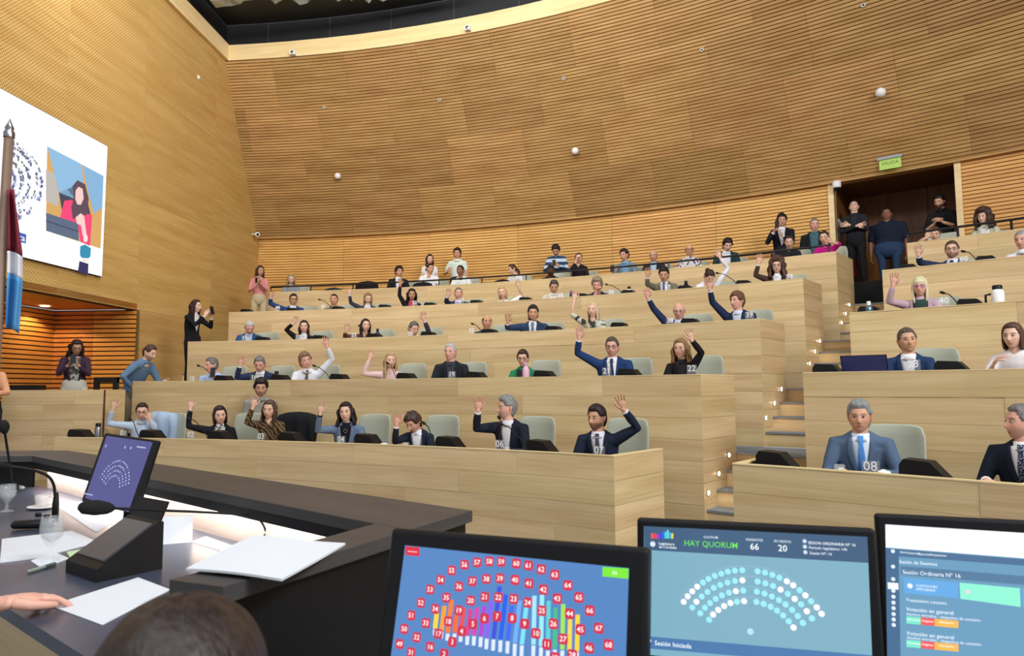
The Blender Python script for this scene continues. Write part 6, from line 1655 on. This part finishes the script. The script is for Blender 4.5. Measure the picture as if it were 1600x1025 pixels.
bars = [(358, 530, 655, (250, 208, 50)), (400, 520, 670, (246, 156, 52)), (442, 485, 680, (246, 120, 40)), (474, 560, 680, (240, 100, 48)), (515, 530, 680, (226, 72, 84)), (555, 540, 695, (214, 56, 140)), (595, 530, 695, (206, 60, 176)), (637, 520, 700, (172, 60, 206)),
        (677, 490, 710, (130, 92, 236)), (728, 405, 715, (52, 72, 214)), (765, 452, 720, (22, 88, 230)), (800, 520, 725, (56, 98, 232)), (848, 490, 740, (102, 168, 240)), (886, 530, 750, (120, 216, 244)), (935, 460, 750, (160, 220, 248)), (980, 455, 760, (150, 226, 240)),
        (1020, 490, 780, (90, 200, 206)), (1060, 530, 775, (70, 180, 130)), (1106, 510, 780, (160, 220, 80)), (1147, 600, 785, (236, 206, 80)), (1192, 573, 790, (246, 206, 60))]
for i, (x, y0, y1, c) in enumerate(bars):
    lean = -(y1 - y0) * 0.10 * (x < 900) - (y1 - y0) * 0.02
    S.polypx([Zm(x - 13, y0), Zm(x + 13, y0), Zm(x + 13 + lean, y1), Zm(x - 13 + lean, y1)], c, 1, 0.95)
    S.polypx([Zm(x - 11 + lean, y1 + 6), Zm(x + 12 + lean, y1 + 6), Zm(x + 8 + lean, y1 + 40 + 3.5 * i), Zm(x - 13 + lean, y1 + 40 + 3.5 * i)], (214, 226, 246), 1, 0.95)
for n, (x, y) in badges.items():
    u, v = Zm(x, y); S.disc(u, v, 0.0088, (206, 40, 72), 2, 0.9, rnd=1); S.text(str(n), u, v + 0.3, 0.0125, (255, 250, 250), 3)
S.polypx([Zm(168, 165), Zm(252, 172), Zm(252, 226), Zm(168, 218)], (206, 36, 60), 1); S.text('desconectar', *Zm(210, 197), 0.0042, (250, 240, 240), 2)
S.polypx([Zm(1340, 288), Zm(1495, 298), Zm(1494, 360), Zm(1338, 345)], (118, 220, 50), 1); S.text('66', *Zm(1413, 324), 0.009, (240, 255, 230), 2)
bot = [S.q(*Zm(60, 1100)), S.q(*Zm(1490, 1100))]
S.done((84, 134, 196), 0.85, [Zm(165, 160), Zm(1497, 297), Zm(1470, 1095), Zm(62, 960)])
stand(S, ZTB)

# monitor with the quorum table
TLp, TRp = at_depth(995, 809, 1.62), at_depth(1368, 829, 1.48); TRp[2] = TLp[2]
S = Screen(TLp, TRp, TLp - nrm(A(0.0, 0.12, 1.0)) * 0.33, 'monitor', 'monitor reading HAY QUORUM above a seat map of dots', thick=0.03)
Zq = lambda x, y: (980 + x / 4, 790 + y / 4)
S.polypx([Zq(103, 128), Zq(1500, 195), Zq(1508, 358), Zq(108, 276)], (62, 92, 124), 1, 0.9)
S.polypx([Zq(116, 815), Zq(1530, 935), Zq(1534, 1010), Zq(116, 890)], (72, 118, 170), 1, 0.9)
S.text('HAY QUORUM', *Zq(522, 243), 0.0172, (104, 216, 84), 3); S.text('QUORUM', *Zq(522, 198), 0.0070, (210, 224, 236), 3)
S.text('PRESENTES', *Zq(795, 215), 0.0072, (210, 224, 236), 3); S.text('66', *Zq(795, 258), 0.019, (240, 248, 252), 3)
S.text('EN SESION', *Zq(970, 224), 0.0072, (210, 224, 236), 3); S.text('20', *Zq(971, 268), 0.019, (240, 248, 252), 3)
S.text('SESION ORDINARIA Nº 16', *Zq(1130, 232), 0.0080, (236, 244, 250), 3, left=True); S.text('Período legislativo: 146', *Zq(1135, 262), 0.0080, (226, 236, 246), 3, left=True); S.text('Sesión Nº: 16', *Zq(1140, 296), 0.0080, (226, 236, 246), 3, left=True)
for x, y in ((1108, 222), (1110, 256), (1113, 291)): S.disc(*Zq(x, y), 0.0042, (190, 208, 226), 3)
for i, c in enumerate(((236, 88, 60), (220, 60, 100), (206, 60, 150), (140, 60, 200), (60, 70, 210), (30, 110, 230), (80, 200, 230), (90, 220, 220), (70, 170, 190), (230, 210, 80))):
    x = 150 + i * 14; t = (172, 172, 178, 178, 168, 160, 164, 152, 166, 172)[i]
    S.polypx([Zq(x, t), Zq(x + 12, t + 1), Zq(x + 12, 206), Zq(x, 205)], c, 2, 0.95)
S.disc(*Zq(160, 240), 0.006, (206, 220, 234), 2); S.text('Legislatura', *Zq(198, 236), 0.0080, (240, 246, 250), 3, left=True); S.text('de Córdoba', *Zq(198, 257), 0.0080, (240, 246, 250), 3, left=True)
S.disc(*Zq(135, 842), 0.0056, (240, 248, 252), 3); S.text('Sesión Iniciada', *Zq(172, 858), 0.0135, (240, 248, 252), 3, left=True)
arcs = [[(353, 600), (378, 566), (407, 535), (438, 506), (473, 480), (508, 458), (547, 438), (588, 425), (629, 412), (673, 405), (719, 403), (815, 410), (861, 418), (907, 432), (951, 450), (997, 472), (1037, 497), (1077, 528), (1113, 560), (1149, 597), (1184, 635), (1214, 675)],
        [(407, 636), (433, 600), (466, 567), (502, 539), (541, 513), (582, 495), (627, 480), (673, 470), (720, 466), (815, 474), (863, 485), (911, 501), (958, 524), (1003, 551), (1046, 582), (1086, 616), (1122, 659), (1154, 704)],
        [(457, 672), (486, 637), (518, 608), (553, 582), (592, 560), (636, 543), (679, 534), (725, 530), (810, 537), (858, 549), (904, 567), (948, 590), (989, 617), (1030, 651), (1065, 689), (1097, 732)],
        [(512, 712), (537, 680), (569, 651), (606, 627), (645, 608), (686, 600), (730, 596), (807, 601), (852, 613), (896, 631), (936, 655), (974, 685), (1009, 722), (1039, 761)]]
white = {(0, 0), (0, 1), (0, 2), (0, 3), (0, 15), (0, 16), (0, 18), (0, 20), (0, 21), (1, 1), (1, 8), (1, 12), (1, 14), (1, 16), (2, 6), (3, 1), (3, 2), (3, 3), (3, 4), (3, 6), (3, 13)}
for a, arc in enumerate(arcs):
    S_pts = [S.q(*Zq(x, y)) for x, y in arc]
    for b, (x, y) in enumerate(arc): S.disc(*Zq(x, y), 0.0064, (238, 240, 250) if (a, b) in white else (150, 222, 236), 3)
    o = 26
    S.poly([S.q(*Zq(x - (x - 765) * -0.045, y - o)) for x, y in arc] + [S.q(*Zq(x - (x - 765) * -0.045, y - o - 2.5)) for x, y in reversed(arc)], (150, 184, 200), 2)
S.disc(*Zq(770, 786), 0.0066, (176, 214, 236), 3)
S.done((128, 176, 196), 0.85, [Zq(103, 128), Zq(1500, 195), Zq(1536, 1080), Zq(116, 930)])
stand(S, ZTB)

# monitor with the session list
TLp, TRd = at_depth(1367, 802, 1.60), at_depth(1600, 817, 1.505); TRd[2] = TLp[2]
TRp = TLp + nrm(TRd - TLp) * 0.52
S = Screen(TLp, TRp, TLp - nrm(A(0.0, 0.12, 1.0)) * 0.33, 'monitor', 'monitor with session list and green and orange bars, bottom right', thick=0.03)
Zr = lambda x, y: (1350 + x / 4.36, 790 + y / 4.36)
S.polypx([Zr(145, 128), Zr(2300, 262), Zr(2300, 455), Zr(148, 284)], (244, 246, 254), 1, 1.0)
S.polypx([Zr(148, 290), Zr(235, 297), Zr(250, 1100), Zr(158, 1090)], (68, 104, 142), 1, 0.9); S.polypx([Zr(235, 297), Zr(2300, 462), Zr(2300, 500), Zr(236, 345)], (74, 110, 146), 1, 0.9)
S.polypx([Zr(248, 410), Zr(2300, 580), Zr(2300, 640), Zr(250, 470)], (84, 122, 156), 1, 0.9)
S.polypx([Zr(268, 490), Zr(640, 522), Zr(640, 630), Zr(275, 595)], (98, 164, 222), 2, 0.95); S.polypx([Zr(650, 524), Zr(1060, 562), Zr(1066, 690), Zr(655, 634)], (140, 236, 206), 2, 0.95); S.polypx([Zr(1075, 565), Zr(1500, 600), Zr(1500, 730), Zr(1080, 692)], (98, 164, 222), 2, 0.95)
for t, x, y, sz in (('Sesión de Sistemas', 240, 382, .0098), ('Sesión Ordinaria Nº 16', 262, 452, .0118), ('CUESTIONES', 352, 544, .0072), ('APROBADA', 352, 568, .0072), ('Tratamiento conjunto', 286, 642, .0088), ('Votación en general', 288, 704, .0112), ('Asuntos entrados - despachos de comisión', 290, 737, .0080),
                    ('Votación en general', 290, 868, .0112), ('Asuntos entrados - despachos de comisión', 292, 897, .0080), ('Inicio', 245, 316, .007), ('Sesiones', 300, 322, .007), ('Reportes', 365, 328, .007), ('Votaciones', 450, 334, .007)):
    S.text(t, *Zr(x, y), sz, (228, 238, 248), 3, left=True)
for y in (0, 160):
    for x0, x1, c, t in ((288, 385, (120, 226, 196), 'Afirmativa'), (385, 480, (232, 88, 88), 'Negativa'), (480, 642, (248, 180, 76), 'Abstención')):
        S.polypx([Zr(x0, 752 + y + (x0 - 288) * .09), Zr(x1, 752 + y + (x1 - 288) * .09), Zr(x1, 802 + y + (x1 - 288) * .09), Zr(x0, 802 + y + (x0 - 288) * .09)], c, 2, 0.95)
        S.text(t, *Zr((x0 + x1) / 2, 777 + y + (x0 - 288) * .1), 0.0062, (250, 250, 250), 3)
for y in (310, 415, 500, 580, 620, 660, 698, 738, 775, 812): S.disc(*Zr(196 + (y - 310) * 0.012, y), 0.0042, (214, 228, 240), 2)
S.polypx([Zr(160, 522), Zr(232, 528), Zr(234, 572), Zr(162, 566)], (236, 242, 250), 3); S.disc(*Zr(312, 546), 0.0052, (230, 240, 250), 3); S.disc(*Zr(706, 585), 0.0045, (226, 200, 206), 3)
S.done((108, 158, 192), 0.85, [Zr(145, 128), Zr(2220, 262), Zr(2260, 1150), Zr(158, 1060)])
stand(S, ZTB)

# ------------------------------------------------------------------ video wall on the left wall
def video_wall():
    tr = on_wall(168, 228, 0.05); br = on_wall(160, 433, 0.05)
    t1 = (tr.dot(TB) + br.dot(TB)) / 2; zt, zb = on_wall(168, 228, 0.05)[2], on_wall(160, 433, 0.05)[2]
    t0 = t1 - 3.9
    S = Screen(wallp(t0, zt, 0.05), wallp(t1, zt, 0.05), wallp(t0, zb, 0.05), 'video_wall', 'large bright video screen on the perforated left wall', 0, 0.045, 'screen')
    Zv = lambda x, y: (x / 3.104, 130 + y / 3.104)
    # round chamber picture at the left
    S.polypx([Zv(-300, 40), Zv(215, 290), Zv(205, 715), Zv(-300, 640)], (236, 236, 244), 1, 1.0)
    rr = random.Random(3)
    for i in range(260):
        a = rr.uniform(-1.25, 1.15); r = rr.choice((0.45, 0.6, 0.75, 0.9, 1.0)) + rr.uniform(-.03, .03)
        x = -40 + 240 * r * math.cos(a); y = 460 + 205 * r * math.sin(a) + 0.1 * x
        if x < 5 or x > 205: continue
        c = rr.choice(((96, 106, 150), (70, 80, 126), (150, 158, 196), (120, 128, 110)))
        S.polypx([Zv(x, y), Zv(x + 9, y + 5), Zv(x + 8, y + 17), Zv(x - 1, y + 12)], c, 2, 0.9)
    for r in (0.52, 0.68, 0.83, 0.96):
        pts = [Zv(-40 + 240 * r * math.cos(a), 465 + 205 * r * math.sin(a)) for a in np.linspace(-1.0, 1.0, 14)]; pt2 = [Zv(-40 + 240 * (r - .025) * math.cos(a), 465 + 205 * (r - .025) * math.sin(a)) for a in np.linspace(1.0, -1.0, 14)]
        S.polypx(pts + pt2, (226, 228, 244), 3, 1.0)
    S.polypx([Zv(60, 712), Zv(127, 733), Zv(125, 778), Zv(60, 762)], (50, 92, 178), 4, 0.95); S.text('eca', *Zv(98, 748), 0.13, (255, 255, 255), 5)
    # speaker picture at the right
    P_ = lambda pts, c, l=2: S.polypx([Zv(x, y) for x, y in pts], c, l, 0.95)
    P_([(228, 305), (502, 450), (488, 803), (222, 716)], (206, 160, 96), 1)
    P_([(228, 305), (395, 392), (408, 520), (360, 560), (285, 530), (262, 430)], (134, 180, 214)); P_([(400, 395), (502, 450), (496, 604), (456, 632), (430, 540)], (126, 172, 208))
    P_([(222, 420), (262, 436), (285, 545), (280, 600), (222, 570)], (180, 176, 170)); P_([(285, 530), (360, 500), (420, 560), (440, 640), (300, 620)], (58, 66, 84), 2)
    P_([(312, 570), (350, 566), (372, 620), (400, 625), (446, 640), (442, 700), (436, 790), (390, 770), (376, 690), (290, 655)], (232, 66, 116), 3)
    P_([(350, 500), (375, 470), (412, 490), (430, 560), (420, 640), (392, 640), (352, 660), (345, 600), (358, 560)], (84, 68, 84), 4)
    P_([(366, 520), (380, 502), (400, 512), (405, 560), (392, 590), (374, 588), (364, 560)], (232, 196, 190), 5); P_([(366, 650), (392, 630), (408, 648), (414, 700), (420, 740), (400, 740), (392, 690), (372, 680)], (236, 200, 194), 6)
    P_([(222, 628), (378, 680), (382, 765), (224, 716)], (82, 100, 126), 5); P_([(222, 664), (380, 716), (380, 724), (222, 672)], (60, 74, 98), 6)
    P_([(388, 790), (412, 782), (440, 800), (438, 840), (428, 850), (392, 846), (386, 830)], (24, 134, 170), 7); P_([(384, 862), (428, 876), (426, 930), (376, 914)], (28, 34, 90), 7)
    P_([(404, 738), (414, 732), (424, 742), (424, 764), (414, 772), (404, 764)], (236, 216, 210), 7); P_([(398, 846), (420, 852), (430, 868), (400, 868)], (236, 216, 210), 8)
    S.done((250, 251, 255), 1.15, [Zv(8, 28), Zv(526, 306), Zv(494, 942), Zv(-600, 700), Zv(-600, -180)] if False else [tuple(project(S.pt(0.01, -0.01, 0))), tuple(project(S.pt(S.W - 0.01, -0.01, 0))), tuple(project(S.pt(S.W - 0.01, -S.H + 0.01, 0))), tuple(project(S.pt(0.01, -S.H + 0.01, 0)))])
def project(p):
    w = p.dot(CF); return 800 + FPX * p.dot(CR) / w, 512.5 - FPX * p.dot(CU) / w
video_wall()

# ------------------------------------------------------------------ flag
def flag():
    D = 2.7; top = at_depth(14.5, 207, D); bot = A(top[0] - 0.012, top[1], HALL); root = empty('flag_pole', tuple(bot), 'wooden flag pole with metal spear tip at the left edge', 'flag pole')
    m = MB(); tube(m, [bot + UP * 0.02, top], 0.0165, 14); m.build('pole', flat('brown pole wood', (116, 92, 74), 0.5, noise=0.08), root)
    m = MB(); lathe(m, top, [(0.019, -0.02), (0.019, 0.0), (0.012, 0.01), (0.016, 0.016), (0.006, 0.04), (0.0, 0.058)], 14); m.build('spear_tip', M_METAL, root)
    m = MB(); lathe(m, bot, [(0, 0), (0.16, 0), (0.155, 0.02), (0.03, 0.035), (0.022, 0.1), (0, 0.1)], 24); m.build('foot', M_METAL, root)
    f = empty('flag', tuple(at_depth(22, 400, D - 0.03)), 'maroon, white and light blue flag hanging in folds from the pole', 'flag')
    for nm, v0, v1, c in (('maroon_band', 296, 392, (132, 34, 54)), ('white_band', 392, 428, (230, 230, 234)), ('blue_band', 428, 512, (80, 152, 206))):
        m = MB(); n, k = 12, 10; vs = []
        for s in (0, 1):
            for i in range(k + 1):
                v = v0 + (v1 - v0) * i / k
                ul = {0: 11}.get(0); wr = 12 + 13 * min(1, max(0, (v - 296) / 90)) * (1 - 0.25 * max(0, (v - 440) / 70))
                for j in range(n + 1):
                    x = j / n; u = 11 + wr * x * 0.98 - (v - 430) * 0.03 * (v > 430)
                    vv = v + (8 * (x - 0.5) if v0 == 428 or v0 == 392 and i < k else 0) * 0
                    dd = D - 0.035 + 0.022 * math.sin(9.5 * x + 0.01 * v) - (0.006 if s else 0)
                    vs.append(at_depth(u, vv + 10 * x * x * (1 if v > 300 else 0), dd))
        N = (k + 1) * (n + 1); fs = []
        for i in range(k):
            for j in range(n):
                a = i * (n + 1) + j; fs.append((a, a + n + 1, a + n + 2, a + 1)); fs.append((a + N, a + 1 + N, a + n + 2 + N, a + n + 1 + N))
        for j in range(n): fs.append((j, j + 1, j + 1 + N, j + N)); a = k * (n + 1) + j; fs.append((a, a + N, a + 1 + N, a + 1))
        m.add(vs, fs, 0, True); m.build(nm, flat('flag cloth', c, 0.8), f)
flag()

# ------------------------------------------------------------------ the two people of the foreground
def foreground_hand():
    w = on_z(-2, 944, ZD + 0.045); tip = on_z(112, 932, ZD + 0.012); d = nrm((tip - w)); root = empty('person', tuple(w - d * 0.3 + A(0, 0, -0.3)), 'hand and forearm of a person off frame resting on the desk at the left edge', 'person')
    sk4 = (*srgb(SKINS['pink']), 1); m = MB(); n = nrm(-UP + CF * 0.0)
    L = np.linalg.norm(tip - w); k = min(1.12, L / 0.165)
    build_hand(m, w, nrm(d + UP * 0.08), n, -1 if np.cross(d, n)[1] > 0 else 1, sk4, 0.42, 1.0, k)
    loft(m, [w - d * 0.34 + UP * 0.03, w - d * 0.18 + UP * 0.015, w - d * 0.05, w + d * 0.01], [0.045, 0.04, 0.03, 0.029], [0.04, 0.034, 0.023, 0.02], None, 14, 0, True, sk4)
    o = m.build('body', M_SKIN, root, root.location, color=True)
    s = MB(); loft(s, [w - d * 0.42 + UP * 0.04, w - d * 0.26 + UP * 0.02, w - d * 0.14 + UP * 0.01], [0.06, 0.055, 0.045], None, None, 14); s.build('sleeve', cloth((50, 50, 60)), root, root.location)
    r = MB(); c = w + d * 0.10 * k + np.cross(d, n) * 0.0105 * k
    for i in range(12):
        a, b = 2 * math.pi * i / 12, 2 * math.pi * (i + 1) / 12; e1, e2 = np.cross(d, n), n
        tube(r, [c + (e1 * math.cos(a) + e2 * math.sin(a)) * 0.0108, c + (e1 * math.cos(b) + e2 * math.sin(b)) * 0.0108], 0.0016, 5)
    r.build('ring', M_METAL, root, root.location)
foreground_hand()
person((270, 1160), D=0.65, floor=HALL, yaw=150, body=160, pitch=6, female=True, skin='fair', hair='long', hc=(46, 36, 32), top='blouse', outer=(40, 40, 48), seed=90,
       label='dark haired person seen from behind at the bottom left in the foreground')
